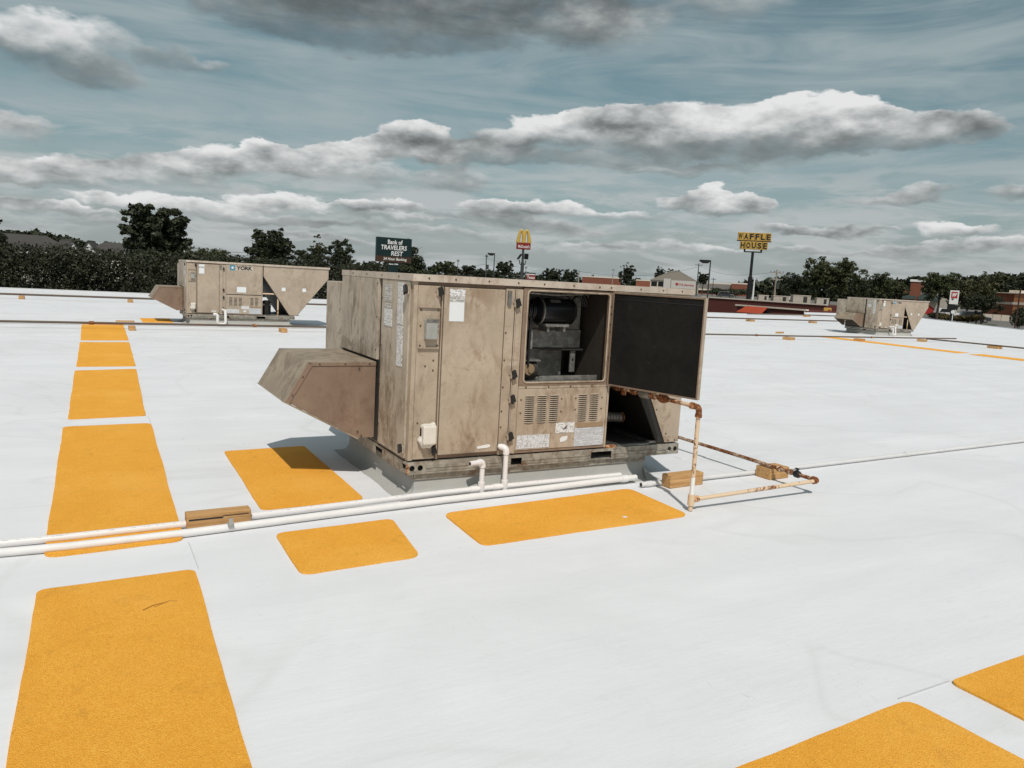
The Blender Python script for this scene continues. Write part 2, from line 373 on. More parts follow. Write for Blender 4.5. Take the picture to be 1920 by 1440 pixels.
def m_tan(name='tan_paint', c0=(.38, .308, .232), c1=(.46, .378, .290), stain=.8, dirt=(.20, .135, .085)):
    n = NT(name); o = n.obj
    bl = n.noise(o, 2.6, 6, .6, .4)
    c = n.mix(n.ramp(bl, [(.35, 0), (.65, 1)]), c0, c1)
    stv = n.noise(n.scale(o, (5.5, 5.5, 2.3)), 1.9, 7, .68, 1.2)
    big = n.noise(n.scale(o, (1.6, 1.6, .8)), 2.0, 4, .55, .8)
    msk = n.math('MULTIPLY', n.ramp(stv, [(.42, 0), (.64, 1)]), n.ramp(big, [(.42, 0), (.60, 1)]))
    c = n.mix(n.math('MULTIPLY', msk, stain), c, dirt)
    bl2 = n.math('MULTIPLY', n.ramp(n.noise(n.addv(o, (3.1, 1.7, .4)), 3.4, 6, .62, 1.6), [(.50, 0), (.60, 1)]), n.ramp(n.noise(o, 1.3, 2, .5), [(.45, 0), (.58, 1)]))
    c = n.mix(n.math('MULTIPLY', bl2, stain * .8), c, tuple(x * 1.25 for x in dirt))
    sp = n.noise(o, 46, 5, .7)
    c = n.mix(n.ramp(sp, [(.58, 0), (.70, .45)]), c, tuple(x * .8 for x in dirt))
    drip = n.math('MULTIPLY', n.ramp(n.noise(n.scale(o, (38, 38, 2.2)), 1.0, 4, .6), [(.63, 0), (.72, 1)]), n.ramp(n.noise(o, 4.2, 3, .6), [(.56, 0), (.66, 1)]))
    c = n.mix(n.math('MULTIPLY', drip, stain * .5), c, tuple(x * .8 for x in dirt))
    c = n.mix(n.ramp(n.noise(o, 15, 6, .66, .5), [(.58, 0), (.72, .25)]), c, tuple(min(1, x * 1.2) for x in c1))
    n.bump(n.math('ADD', n.math('MULTIPLY', n.noise(o, 3.0, 3, .5, .4), 6.0), n.math('MULTIPLY', n.noise(o, 30, 4, .6), .5)), .16, .012)
    return n.col(c, n.ramp(bl, [(.3, .46), (.7, .62)]), 0, .4)
def m_galv(name, c0, c1, rust=.5, rough=.5, metal=.25):
    n = NT(name); o = n.obj
    c = n.mix(n.ramp(n.voro(o, 26, 'F1', 'Color'), [(.2, 0), (.8, 1)]), c0, c1)
    r = n.math('MULTIPLY', n.ramp(n.noise(o, 9, 7, .7, .5), [(.52, 0), (.64, 1)]), n.ramp(n.noise(o, 1.9, 4, .6), [(.42, 0), (.6, 1)]))
    c = n.mix(n.math('MULTIPLY', r, rust), c, (.16, .075, .03))
    c = n.mix(n.ramp(n.noise(n.scale(o, (3, 3, 14)), 3, 6, .65), [(.5, 0), (.68, .5)]), c, tuple(x * .45 for x in c0))
    return n.col(c, rough, metal, .4)
def m_rustpipe(name, amt, paint=(.74, .62, .50)):
    n = NT(name); o = n.obj
    f = n.noise(o, 24, 8, .72, .6); big = n.noise(o, 3.1, 5, .6)
    k = n.math('ADD', n.math('MULTIPLY', f, .7), n.math('MULTIPLY', big, .55))
    m = n.ramp(k, [(.86 - amt, 0), (.92 - amt, 1)])
    rc = n.ramp(n.noise(o, 60, 4, .6), [(.28, (.050, .018, .008)), (.5, (.17, .058, .018)), (.72, (.42, .17, .06))])
    c = n.mix(m, paint, rc); n.bump(k, .3, .004)
    return n.col(c, .7, 0, .3)
def m_wood():
    n = NT('treated_timber'); o = n.obj
    g = n.noise(n.scale(o, (1.2, 26, 34)), 2.0, 6, .6, .4)
    c = n.ramp(g, [(.25, (.30, .15, .052)), (.5, (.52, .30, .125)), (.75, (.64, .40, .19))])
    c = n.mix(n.ramp(n.noise(o, 7, 5, .6), [(.5, 0), (.75, .5)]), c, (.22, .12, .05))
    n.bump(g, .4, .004); return n.col(c, .75, 0, .25)
def m_brick(name, c0, c1, sc=1.0):
    n = NT(name); o = n.obj
    x, y, z = n.sep(o)
    t = n.nt.nodes.new('ShaderNodeTexBrick'); n.L.new(n.comb(n.math('ADD', x, y), z, 0.0), t.inputs['Vector'])
    t.inputs['Color1'].default_value = (*c0, 1); t.inputs['Color2'].default_value = (*c1, 1); t.inputs['Mortar'].default_value = (*(v * .8 + .05 for v in c1), 1)
    t.inputs['Scale'].default_value = 1.0 / sc; t.inputs['Mortar Size'].default_value = .02; t.inputs['Brick Width'].default_value = .6; t.inputs['Row Height'].default_value = .2
    c = n.mix(n.ramp(n.noise(o, .4, 5, .6), [(.4, 0), (.7, .35)]), t.outputs[0], tuple(v * .7 for v in c0))
    return n.col(c, .85, 0, .2)
def m_leaf(name, c0, c1, c2):
    n = NT(name); o = n.obj
    f = n.noise(o, .9, 3, .6); g = n.noise(o, 7.0, 2, .6)
    c = n.mix(n.ramp(f, [(.35, 0), (.65, 1)]), c0, c1)
    c = n.mix(n.ramp(g, [(.5, 0), (.72, .8)]), c, c2)
    return n.col(c, .55, 0, .25)
def m_sticker(name, base=(.70, .70, .69), ink=(.10, .10, .11), rows=95.0, words=70.0, thr=.50, cracks=0.0, vertical=False, amt=.8, dirt=.25):
    n = NT(name); o = n.obj; x, y, z = n.sep(o)
    a = n.math('ADD', x, y); b = z
    if vertical: a, b = b, a
    row = n.math('FLOOR', n.math('MULTIPLY', b, rows)); fr = n.math('FRACT', n.math('MULTIPLY', b, rows))
    line = n.math('LESS_THAN', fr, .45)
    w = n.noise(n.comb(n.math('MULTIPLY', a, words), n.math('MULTIPLY', row, 7.3), 0.0), 1.0, 2, .6)
    gap = n.noise(n.comb(n.math('MULTIPLY', a, words * .12), n.math('MULTIPLY', row, 1.7), 3.0), 1.0, 1, .5)
    m = n.math('MULTIPLY', n.math('MULTIPLY', line, n.math('GREATER_THAN', w, thr)), n.math('GREATER_THAN', gap, .40))
    c = n.mix(n.math('MULTIPLY', m, amt), base, ink)
    if cracks:
        e = n.voro(n.addv(o, n.scale(n.noise(o, 30, 3, .6, out='Color'), (.03, .03, .03))), 30, 'DISTANCE_TO_EDGE')
        c = n.mix(n.ramp(e, [(.012, cracks), (.04, 0)]), c, (.12, .11, .10))
    c = n.mix(n.ramp(n.noise(o, 18, 5, .65), [(.5, 0), (.75, dirt)]), c, (.30, .26, .21))
    return n.col(c, .5, 0, .4)
def m_pvc():
    n = NT('white_pvc'); o = n.obj
    c = n.mix(n.noise(o, 5, 5, .6), (.72, .69, .675), (.79, .77, .76))
    c = n.mix(n.ramp(n.noise(n.scale(o, (4, 1, 1)), 16, 6, .7, .8), [(.60, 0), (.70, .4)]), c, (.52, .44, .37))
    return n.col(c, .38, 0, .45)
def m_asphalt():
    n = NT('asphalt'); o = n.obj
    c = n.mix(n.noise(o, .05, 6, .6), (.13, .125, .115), (.20, .19, .175))
    c = n.mix(n.ramp(n.noise(n.scale(o, (.02, .2, 1)), 2, 5, .6), [(.5, 0), (.7, .5)]), c, (.09, .088, .085))
    return n.col(c, .9, 0, .2)

def m_liner():
    n = NT('black_insulation'); o = n.obj
    f = n.noise(o, 4.5, 5, .62, .5); g = n.noise(o, 60, 3, .7)
    c = n.mix(n.ramp(f, [(.35, 0), (.7, 1)]), (.0075, .0072, .0066), (.017, .0155, .0135))
    c = n.mix(n.ramp(n.noise(o, 13, 6, .7), [(.62, 0), (.72, .5)]), c, (.035, .031, .026))
    n.bump(n.math('ADD', n.math('MULTIPLY', f, 2.0), n.math('MULTIPLY', g, .3)), .5, .01)
    return n.col(c, .88, 0, .2)

MAT = dict(
    roof=m_roof(), pad=m_pad(), tan=m_tan(), tan2=m_tan('tan_paint_clean', (.385, .315, .24), (.45, .37, .287), .4),
    tanend=m_tan('weathered_tan_sunlit_end', (.43, .368, .29), (.505, .44, .352), 1.0, (.17, .125, .085)),  # stained paint, base colour lightened to put sun on the left end
    brown=m_tan('brown_paint_and_shade', (.215, .150, .106), (.26, .184, .132), .5, (.13, .075, .05)),  # hood and frame paint, also the painted shade band under the rim
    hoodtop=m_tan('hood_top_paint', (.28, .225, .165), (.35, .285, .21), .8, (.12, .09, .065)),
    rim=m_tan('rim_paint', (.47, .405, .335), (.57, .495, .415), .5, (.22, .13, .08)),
    galv=m_galv('base_rail_steel', (.27, .245, .20), (.40, .375, .32), .85),
    galvin=m_galv('galvanised_steel', (.17, .165, .15), (.28, .275, .255), .45, .45, .35),
    curb=simple('curb_flashing', (.40, .395, .37), .8, var=.14, sc=5),
    liner=m_liner(),
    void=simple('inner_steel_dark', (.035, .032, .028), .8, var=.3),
    darkpanel=simple('mottled_dark_panel', (.04, .033, .026), .75, var=.55, sc=7),  # very dark brown, mottled
    coil=simple('coil_fins', (.020, .019, .018), .6, var=.25, sc=20),
    black=simple('black_plastic', (.014, .014, .014), .45, var=.2),
    motor=simple('motor_paint', (.012, .013, .014), .28, .3, .25, 8, .5),
    screw=simple('screw_heads', (.12, .09, .06), .5, .5, .3, 30),
    pvc=m_pvc(), pvcold=simple('coated_pipe', (.73, .715, .70), .65, var=.10, sc=11), ink=simple('print_ink', (.10, .10, .11), .6), letter=simple('black_lettering', (.018, .014, .010), .6),
    rust=m_rustpipe('rusty_painted_pipe', .215, (.66, .50, .34)), rust2=m_rustpipe('rusted_pipe', .255, (.66, .50, .36)), rust3=m_rustpipe('rusted_fitting', .30, (.62, .36, .20)),
    rustdark=m_rustpipe('rust_brown_pipe', .27, (.48, .36, .26)), darkpipe=m_rustpipe('dark_gas_pipe', .16, (.12, .092, .072)),
    pvcgrey=simple('weathered_pipe', (.62, .615, .61), .65, var=.12, sc=7), chalk=simple('chalk_mark', (.52, .53, .55), .8),
    greywhite=simple('dull_white', (.52, .50, .47), .7, var=.08), wood=m_wood(), white=simple('white_paint', (.76, .76, .75), .55, var=.05), cream=simple('cream_trim', (.62, .55, .46), .7, var=.1),
    st_plain=simple('blank_white_label', (.72, .745, .76), .45, var=.04), st_text=m_sticker('printed_label'), st_vert=m_sticker('upright_label', rows=70, words=60, vertical=True),
    st_crack=m_sticker('cracked_label', (.62, .64, .66), rows=60, words=60, thr=.56, cracks=.7, amt=.3), st_dense=m_sticker('dense_label', (.60, .62, .65), rows=150, words=90, thr=.40, cracks=.25, amt=.6),
    st_torn=m_sticker('torn_label', (.58, .57, .55), rows=60, words=50, thr=.45, cracks=.6, amt=.6, dirt=.7), tape=simple('bare_metal_strip', (.30, .21, .125), .5, var=.2),
    discover=simple('clouded_cover', (.33, .335, .31), .3, var=.3, sc=12, spec=.5), caulk=simple('white_caulk', (.66, .62, .55), .6, var=.12, sc=14),
    asphalt=m_asphalt(), concrete=simple('pale_concrete', (.42, .39, .34), .85, var=.12, sc=.4), mulch=simple('mulch', (.13, .075, .05), .95, var=.3, sc=2),
    grass=simple('grass', (.055, .07, .03), .9, var=.3, sc=.3),
    maroon=m_brick('maroon_brick', (.115, .028, .020), (.085, .022, .018), .35), redbrick=m_brick('red_brick', (.24, .085, .048), (.18, .06, .036), .5),
    orangebrick=m_brick('orange_brick', (.46, .19, .085), (.38, .15, .07), .5), darkbrick=m_brick('dark_brick', (.30, .105, .055), (.23, .08, .045), .5),  # the darker brick is a second wall tone
    shingle=simple('grey_shingle', (.065, .06, .055), .9, var=.25, sc=1.5), hiproof=simple('brown_shingle', (.17, .15, .125), .9, var=.2, sc=1.0), greyband=simple('grey_metal_roof', (.20, .185, .17), .7, var=.12, sc=.5),
    stone=simple('pale_stone', (.42, .39, .33), .85, var=.25, sc=3), glass=simple('dark_window', (.012, .013, .014), .15, var=.2, spec=.6), awning=simple('dark_green_awning', (.025, .04, .036), .8, var=.2),
    orange=simple('orange_canvas', (.36, .055, .020), .8, var=.12, sc=2), redpaint=simple('red_paint', (.32, .022, .018), .5, var=.1), redsign=simple('red_sign', (.22, .020, .014), .45, var=.1),
    arch=simple('yellow_sign', (.54, .36, .075), .45, var=.08), wfyellow=simple('amber_sign', (.52, .325, .065), .5, var=.1), signgreen=simple('dark_teal_sign', (.006, .021, .022), .4, var=.15), signbrown=simple('brown_sign_band', (.055, .028, .014), .5, var=.1),
    pole=simple('dark_pole', (.007, .008, .008), .6, var=.2), polewood=simple('weathered_pole', (.30, .26, .21), .85, var=.2), polegrey=simple('grey_pole', (.05, .055, .055), .6, var=.2), cable=simple('cable', (.03, .03, .03), .7),
    blue=simple('blue_badge', (.055, .22, .32), .5, var=.1), signred=simple('red_lettering', (.36, .03, .03), .5), housewhite=simple('house_siding', (.66, .62, .56), .7, var=.05),
    carwhite=simple('white_car_paint', (.70, .70, .70), .25, var=.03, spec=.6), cardark=simple('dark_car_paint', (.05, .055, .06), .25, .3, .1, spec=.6), tyre=simple('tyre_rubber', (.012, .012, .012), .85),
    leafdark=m_leaf('dark_foliage', (.020, .026, .013), (.034, .042, .020), (.055, .062, .032)), leafmid=m_leaf('green_foliage', (.030, .038, .014), (.055, .064, .025), (.10, .105, .045)),
    leafolive=m_leaf('olive_foliage', (.040, .043, .016), (.066, .064, .026), (.10, .092, .042)), leafhedge=m_leaf('hedge_foliage', (.022, .025, .013), (.034, .037, .018), (.052, .055, .030)), leafyellow=m_leaf('yellowing_foliage', (.07, .055, .018), (.12, .09, .03), (.16, .12, .05)),
    bark=simple('bark', (.07, .055, .042), .95, var=.3, sc=8), seam=simple('membrane_seam', (.66, .68, .70), .6, var=.06, sc=2), edge=simple('roof_edge_metal', (.55, .56, .56), .6, var=.1, sc=2),
)

# ------------------------------------------------------------------ large structure
ROOF = [(-70, -12), (24.5, -12), (34, .5), (45, 14.7), (56.1, 28.9), (67.1, 43.1), (64.5, 54.5), (46.3, 39.0), (2.7, 37.2), (-3, 37.9), (-70, 40)]
def gz(D):
    pts = [(0, -3.6), (70, -3.2), (105, -2.1), (150, -1.3), (220, -.7), (420, -.7), (900, 1.0), (4000, 4.0)]
    for (a, za), (b, zb) in zip(pts, pts[1:]):
        if D <= b: return za + (zb - za) * (D - a) / (b - a)
    return pts[-1][1]
def gnd(p): return gz(math.hypot(p[0], p[1]))
def make_ground():
    rings = [0, 25, 50, 70, 88, 105, 125, 150, 185, 220, 300, 420, 600, 900, 1600, 4000]; n = 72
    mb = MB(); vs = [(0, 0, gz(0))]; fs = []
    for D in rings[1:]:
        for k in range(n):
            a = 2 * math.pi * k / n; vs.append((D * math.sin(a), D * math.cos(a), gz(D)))
    for k in range(n): fs.append((0, 1 + k, 1 + (k + 1) % n))
    for i in range(len(rings) - 2):
        for k in range(n):
            a = 1 + i * n + k; b = 1 + i * n + (k + 1) % n; fs.append((a, b, b + n, a + n))
    mb.add(vs, fs); struct(mb.build('ground', MAT['asphalt']))
make_ground()
roof = MB().prism(ROOF, -.12, 0.0, 'z').build('roof', MAT['roof']); struct(roof)
ins = [(x * .997, y * .997) for x, y in ROOF]
struct(MB().prism(ins, -4.2, -.121, 'z').build('store_walls', MAT['concrete']))
def edge_strip():
    mb = MB()
    for (a, b) in zip(ROOF[4:], ROOF[5:]):
        a = Vector((*a, 0)); b = Vector((*b, 0)); d = (b - a).normalized(); nrm = Vector((-d.y, d.x, 0))
        mb.obox((a + b) / 2 + nrm * .02 + Vector((0, 0, -.035)), (b - a) / 2, nrm * .05, (0, 0, .085))
    mb.build('edge_trim', MAT['edge'], roof)
edge_strip()
def seam_along_x(y, x0, x1, w=.11):
    MB().box(x0, x1, y - w / 2, y + w / 2, .0005, .0036).build('membrane_seam', MAT['roof'], roof)
for y, a, b in ((5.42, 4.9, 40), (8.35, .95, 44), (11.35, -30, 44), (14.4, -30, 44), (17.4, -30, 44), (23.4, -30, 50), (26.5, -30, 52), (33.0, -30, 58), (-.6, -6, 30)):
    seam_along_x(y, a, b)
for x, a, b in ((.512, 4.13, 4.56), (.575, 8.1, 8.47)):
    MB().box(x, x + .0025, a, b, .0012, .0062).build('chalk_line', MAT['chalk'], roof)
MB().box(2.86, 3.20, 1.742, 1.7452, .0012, .0062).build('chalk_line', MAT['chalk'], roof)

# ------------------------------------------------------------------ walkway pads
def pad(corners, label, r=.06, seed=0):
    rg = random.Random(seed); cs = [Vector((x, y, 0)) for x, y in corners]; pts = []
    for i in range(4):
        p, a, b = cs[i], cs[i - 1], cs[(i + 1) % 4]
        da = (a - p).normalized(); db = (b - p).normalized(); rr = r * rg.uniform(.75, 1.3)
        p0, p1 = p + da * rr, p + db * rr
        for k in range(6):
            t = k / 5; pts.append(p0 * (1 - t) ** 2 + p * 2 * t * (1 - t) + p1 * t * t)
        q = b + (p - b).normalized() * r * 1.3; nseg = max(2, int((q - p1).length / .12))
        nr = (q - p1).normalized(); nr = Vector((-nr.y, nr.x, 0)); ph = rg.uniform(0, 6)
        for k in range(1, nseg):
            t = k / nseg; pts.append(p1.lerp(q, t) + nr * (.0022 * math.sin(ph + t * nseg * .5) + rg.uniform(-.0018, .0018)))
    c = sum(cs, Vector()) / 4
    m = MB().prism([(q.x - c.x, q.y - c.y) for q in pts], .001, .011, 'z')
    o = m.build('walkway_pad', MAT['pad']); o.location = (c.x, c.y, 0)
    return tag(o, label, 'walkway pad', 'yellow walkway pads on the roof')
pad([(-.26, .55), (.40, .55), (.493, 4.115), (-.206, 4.098)], 'large yellow walkway pad with a short scratch, nearest of the long row', seed=1)
pad([(-.194, 4.552), (.493, 4.588), (.575, 8.089), (-.163, 8.077)], 'yellow walkway pad in the long row lying under both white pipes', seed=2)
pad([(-.129, 8.465), (.557, 8.519), (.678, 12.15), (-.088, 12.02)], 'yellow walkway pad in the long row, third from its near end', .04, 3)
pad([(-.07, 12.48), (.69, 12.5), (.78, 16.0), (-.023, 15.95)], 'yellow walkway pad in the long row, fourth from its near end', .04, 4)
pad([(-.015, 16.35), (.79, 16.4), (.86, 20.0), (.01, 19.95)], 'yellow walkway pad under the far rusty gas line, last of the long row', .04, 5)
pad([(1.007, 5.016), (1.714, 5.048), (1.72, 6.756), (1.038, 6.73)], 'yellow pad half in the shadow of the intake hood of the big open unit', .05, 6)
pad([(.979, 3.85), (1.658, 3.881), (1.74, 4.562), (.988, 4.526)], 'small squarish yellow pad in front of the twin white pipes', .075, 7)
PC = pad([(2.071, 3.913), (3.734, 3.954), (3.747, 4.663), (2.097, 4.557)], 'wide yellow pad with a white paint spot in front of the open unit', .075, 8)
MB().tube([(.34, -.20, .0111), (.34, -.20, .0118)], .017, 12).build('paint_spot', MAT['white'], PC)
pad([(-.6, .98), (2.90, 1.0), (2.88, 1.715), (-.6, 1.60)], 'big yellow pad at the bottom corner of the view, cut by its edge', .05, 9)
pad([(3.17, 1.0), (6.7, 1.03), (6.7, 1.76), (3.19, 1.735)], 'yellow pad tip beyond the chalk line at the edge of the view', .05, 10)
pad([(1.33, 20.6), (2.02, 20.6), (2.06, 22.5), (1.35, 22.4)], 'far yellow pad beside the hood of the unit with the large logo', .05, 11)
pad([(24.45, 14.5), (25.2, 14.55), (25.6, 20.1), (24.75, 20.1)], 'thin looking far yellow pad before the distant rooftop unit', .05, 12)
pad([(24.1, 9.2), (24.9, 9.2), (25.25, 14.15), (24.4, 14.1)], 'far yellow pad running out of view past the distant unit', .05, 13)
sc = MB()
sc.tube([(.22, 3.68, .0115), (.27, 3.72, .012), (.33, 3.735, .0115)], .003, 5).tube([(.27, 3.70, .0115), (.34, 3.745, .0115), (.37, 3.73, .0115)], .002, 5)
sco = sc.build('scratch', MAT['ink'], None)
first = [o for o in COL.objects if o.get('label', '').startswith('large yellow walkway pad')][0]
sco.parent = first; sco.location = -first.location; sco.data.materials[0] = simple('scuffed_yellow', (.36, .16, .025), .8)

# ------------------------------------------------------------------ rooftop units
def plate_hole(mb, x0, x1, z0, z1, y0, y1, cx, cz, r, n=16):
    """a steel plate with one round hole through it"""
    cir = []; sq = []
    for k in range(n):
        a = 2 * math.pi * k / n; c, s_ = math.cos(a), math.sin(a); cir.append((cx + r * c, cz + r * s_))
        t = min(((x1 - cx) if c > 0 else (cx - x0)) / max(abs(c), 1e-6), ((z1 - cz) if s_ > 0 else (cz - z0)) / max(abs(s_), 1e-6))
        sq.append((cx + c * t, cz + s_ * t))
    for i, (px, pz) in enumerate(((x1, z1), (x0, z1), (x0, z0), (x1, z0))):
        k = int(round((n / 8) * (2 * i + 1))) % n; sq[k] = (px, pz)
    vs = [(x, y0, z) for x, z in sq] + [(x, y0, z) for x, z in cir] + [(x, y1, z) for x, z in sq] + [(x, y1, z) for x, z in cir]; fs = []
    for k in range(n):
        j = (k + 1) % n
        fs += [(k, j, n + j, n + k), (2 * n + k, 3 * n + k, 3 * n + j, 2 * n + j), (n + k, n + j, 3 * n + j, 3 * n + k), (k, 2 * n + k, 2 * n + j, j)]
    mb.add(vs, fs)

LATCH = {}
def latch(parent, x, z, y=0.0, side=False, k=1.0):
    rz = rad(-90) if side else 0
    if 'b' not in LATCH:
        b = MB().box(-.022, .022, -.012, 0, -.030, .024).box(-.030, .030, -.006, 0, .0, .012)
        LATCH['b'] = b.build('latch', MAT['tan2'], parent)
        h = MB().obox((.004, -.024, .004), (.013, 0, .007), (0, .012, 0), (-.010, 0, .026)).obox((-.004, -.028, -.018), (.010, 0, .004), (0, .006, 0), (-.005, 0, .016))
        LATCH['h'] = h.build('handle', MAT['black'], LATCH['b'], bevel=.003)
        o = LATCH['b']
    else:
        o = dup(LATCH['b'], parent); dup(LATCH['h'], o)
    o.parent = parent; o.location = (x, y, z); o.rotation_euler = (0, 0, rz)
    return o
SCREW = {}
def screw(parent, x, y, z, side=False):
    if 's' not in SCREW:
        SCREW['s'] = MB().tube([(0, 0, 0), (0, -.004, 0)], .0065, 7).build('screw', MAT['screw'], parent); o = SCREW['s']
    else: o = dup(SCREW['s'], parent)
    o.parent = parent; o.location = (x, y, z); o.rotation_euler = (0, 0, rad(-90) if side else 0)
SLAT = {}
def louvre_bank(parent, x0, w, ztop, zbot, n, near):
    for k in range(n):
        z = ztop + (zbot - ztop) * (k + .5) / n
        key = (round(w, 3), near)
        if key not in SLAT:
            h = abs(ztop - zbot) / n
            m = MB()
            vs = []
            ns = 5
            for i in range(ns):
                t = i / (ns - 1); s_ = math.sin(math.pi * min(max(t, .06), .94)) ** .45
                x = w * t
                vs += [(x, 0, h * .34), (x, -.011 * s_, -h * .04), (x, -.010 * s_, -h * .10), (x, 0, h * .10)]
            fs = []
            for i in range(ns - 1):
                for j in range(3): fs.append((4 * i + j, 4 * i + j + 1, 4 * i + j + 5, 4 * i + j + 4))
            m.add(vs, fs); o = m.build('louvre', MAT['tan2'], parent); SLAT[key] = o
        else: o = dup(SLAT[key], parent)
        o.parent = parent; o.location = (x0, -.0042, z)

def rooftop_unit(loc, label, variant, sx=1.0):
    U = thing('rooftop_unit', loc, label, 'rooftop unit', group='rooftop air handling units'); U.scale = (sx, 1, 1)
    tan = MAT['tan'] if variant == 'open' else MAT['tan2']
    opened = variant == 'open'
    W = 1.6; T = 1.545; BR = 2.47
    # base rails: webs with fork slots and lifting holes, plus flanges
    m = MB()
    def web(x0, x1): m.box(x0, x1, 0, .006, .19, .28)
    slots = [(.83, .925), (1.56, 1.765)]; x = .135
    for a, b in slots:
        web(x, a); m.box(a, b, 0, .006, .256, .28); x = b
    web(x, BR - .135)
    for x0 in (.0, BR - .135):
        plate_hole(m, x0, x0 + .0675, .19, .28, 0, .006, x0 + .036, .234, .021)
        plate_hole(m, x0 + .0675, x0 + .135, .19, .28, 0, .006, x0 + .098, .234, .021)
    m.box(0, BR, .006, .045, .274, .2795).box(0, BR, .006, .045, .190, .195)
    [m.box(a, b, -.006, -.0005, .232, .240).box(a, b, -.004, -.0005, .207, .212) for a, b in ((.14, .828), (.927, 1.558), (1.767, BR - .14))]
    m.build('base_rail', MAT['galv'], U)
    m = MB()
    def webx(y0, y1): m.box(0, .006, y0, y1, .19, .2738)
    webx(.135, .52); m.box(0, .006, .52, .68, .256, .2738); webx(.68, 1.1); m.box(0, .006, 1.1, 1.26, .256, .2738); webx(1.26, W)
    m.box(.0, .006, .0065, .03, .19, .2738).box(0, .006, .03, .105, .19, .212).box(0, .006, .03, .105, .256, .2738).box(0, .006, .105, .135, .19, .2738)
    m.build('base_rail', MAT['galv'], U)
    MB().box(BR - .006, BR, .0065, W, .19, .2738).box(.007, BR - .007, W - .006, W, .19, .2738).build('base_rail', MAT['galv'], U)
    # corner foot with rust
    MB().box(-.004, -.0005, -.002, .012, .20, .262).box(-.003, .010, -.0045, -.0008, .20, .262).build('corner_plate', MAT['rust3'], U)
    # floor of the cabinet, back, top
    box('floor_pan', MAT['galvin'], U, .0065, BR - .0065, .0465, W - .007, .2802, .292)
    box('rear_panel', tan, U, .0, 1.69, W - .02, W, .2925, T)
    xr = BR if opened else 3.30
    top = box('top_panel', MAT['rim'], U, -.012, xr + .012, -.014, W + .014, T + .0385, T + .0405)
    rm = MB().box(-.016, xr + .016, -.018, -.0145, T - .004, T + .042).box(-.016, xr + .016, W + .0145, W + .018, T - .004, T + .042).box(-.016, -.0125, -.0144, W + .0144, T - .004, T + .042).box(xr + .0125, xr + .016, -.0144, W + .0144, T - .004, T + .042)
    rm.build('top_rim', MAT['rim'], U)
    MB().box(-.013, xr + .0125, -.012, .0, T - .0003, T + .038).box(-.0121, -.0005, .0005, W, T - .0003, T + .038).build('rim_return', MAT['brown'], U)  # brown colour stands for the shadow beneath the rim
    for xx in ([.10, .30, .56, .80, 1.02, 1.28, 1.52, 1.63, 1.92, 2.15, 2.35] if opened else [.1, .9, 1.7, 2.5]): screw(U, xx, -.0182, T + .02)
    for yy in (.25, .6, .95, 1.3): screw(U, -.0162, yy, T + .02, True)
    # left end: seam post, panel with labels, upper panel
    box('corner_post', tan, U, .0, .03, .0, .05, .2925, T - .001)
    E1 = box('end_panel', MAT['tanend'], U, -.012, .012, .052, .60, .300, T - .006, .004)
    box('seam_post', MAT['void'], U, .004, .02, .601, .668, .2925, T - .006)
    E2 = box('end_panel', MAT['tanend'], U, -.016, .012, .670, W - .002, .925, T - .006, .004)
    MB().box(-.0205, -.0165, 1.08, 1.088, .94, T - .02).build('crease', MAT['tanend'], E2)
    box('hood_frame', MAT['void'], U, .004, .02, .669, W - .003, .2925, .924)
    # labels on the end panel
    def lab(parent, name, mat, y0, y1, z0, z1): box(name, mat, parent, -.0152, -.0125, y0, y1, z0, z1)
    lab(E1, 'label', MAT['st_torn'], .40, .53, 1.38, 1.50); lab(E1, 'label', MAT['st_torn'], .40, .52, 1.33, 1.366); lab(E1, 'label', MAT['st_text'], .37, .53, 1.20, 1.325)
    lab(E1, 'label', MAT['st_vert'], .155, .265, 1.232, 1.525); lab(E1, 'label', MAT['st_vert'], .145, .255, .935, 1.222)
    for zz in (.45, .75, 1.05, 1.4): screw(E1, -.0125, .585, zz, True)
    for zz in (1.0, 1.25, 1.5): screw(E2, -.0165, .69, zz, True)
    # intake hood
    H = MB()
    y0, y1 = .672, 1.615
    prof = [(-.018, .908), (-.53, .908), (-.70, .615), (-.15, .318), (-.018, .318)]
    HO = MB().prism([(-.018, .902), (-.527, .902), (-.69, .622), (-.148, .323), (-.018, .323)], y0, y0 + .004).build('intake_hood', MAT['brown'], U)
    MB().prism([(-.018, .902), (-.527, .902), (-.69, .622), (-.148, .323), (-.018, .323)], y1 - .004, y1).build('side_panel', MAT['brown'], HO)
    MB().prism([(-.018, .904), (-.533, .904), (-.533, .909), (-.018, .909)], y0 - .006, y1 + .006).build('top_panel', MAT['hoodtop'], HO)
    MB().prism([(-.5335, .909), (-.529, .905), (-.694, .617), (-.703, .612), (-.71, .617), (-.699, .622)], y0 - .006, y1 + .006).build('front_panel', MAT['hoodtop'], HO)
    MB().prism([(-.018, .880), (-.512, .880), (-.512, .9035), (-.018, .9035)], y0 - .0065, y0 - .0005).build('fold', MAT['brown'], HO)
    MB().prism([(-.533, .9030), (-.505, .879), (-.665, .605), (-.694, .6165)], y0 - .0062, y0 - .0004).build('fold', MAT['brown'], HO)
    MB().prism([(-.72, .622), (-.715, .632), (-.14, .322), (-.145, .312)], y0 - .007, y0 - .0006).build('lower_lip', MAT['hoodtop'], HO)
    for i in range(6):
        t = (i + .5) / 6; cx = -.66 + t * .50; cz = .60 - t * .27
        MB().obox((cx, (y0 + y1) / 2, cz + .02), (.045, 0, -.004), (0, (y1 - y0) / 2 - .01, 0), (.001, 0, .003)).build('intake_slat', MAT['hoodtop'], HO)
    for (xx, zz) in ((-.45, .893), (-.26, .893), (-.07, .893), (-.15, .86), (-.57, .80), (-.645, .665), (-.15, .375), (-.12, .34)): screw(HO, xx, y0 - .0066, zz)
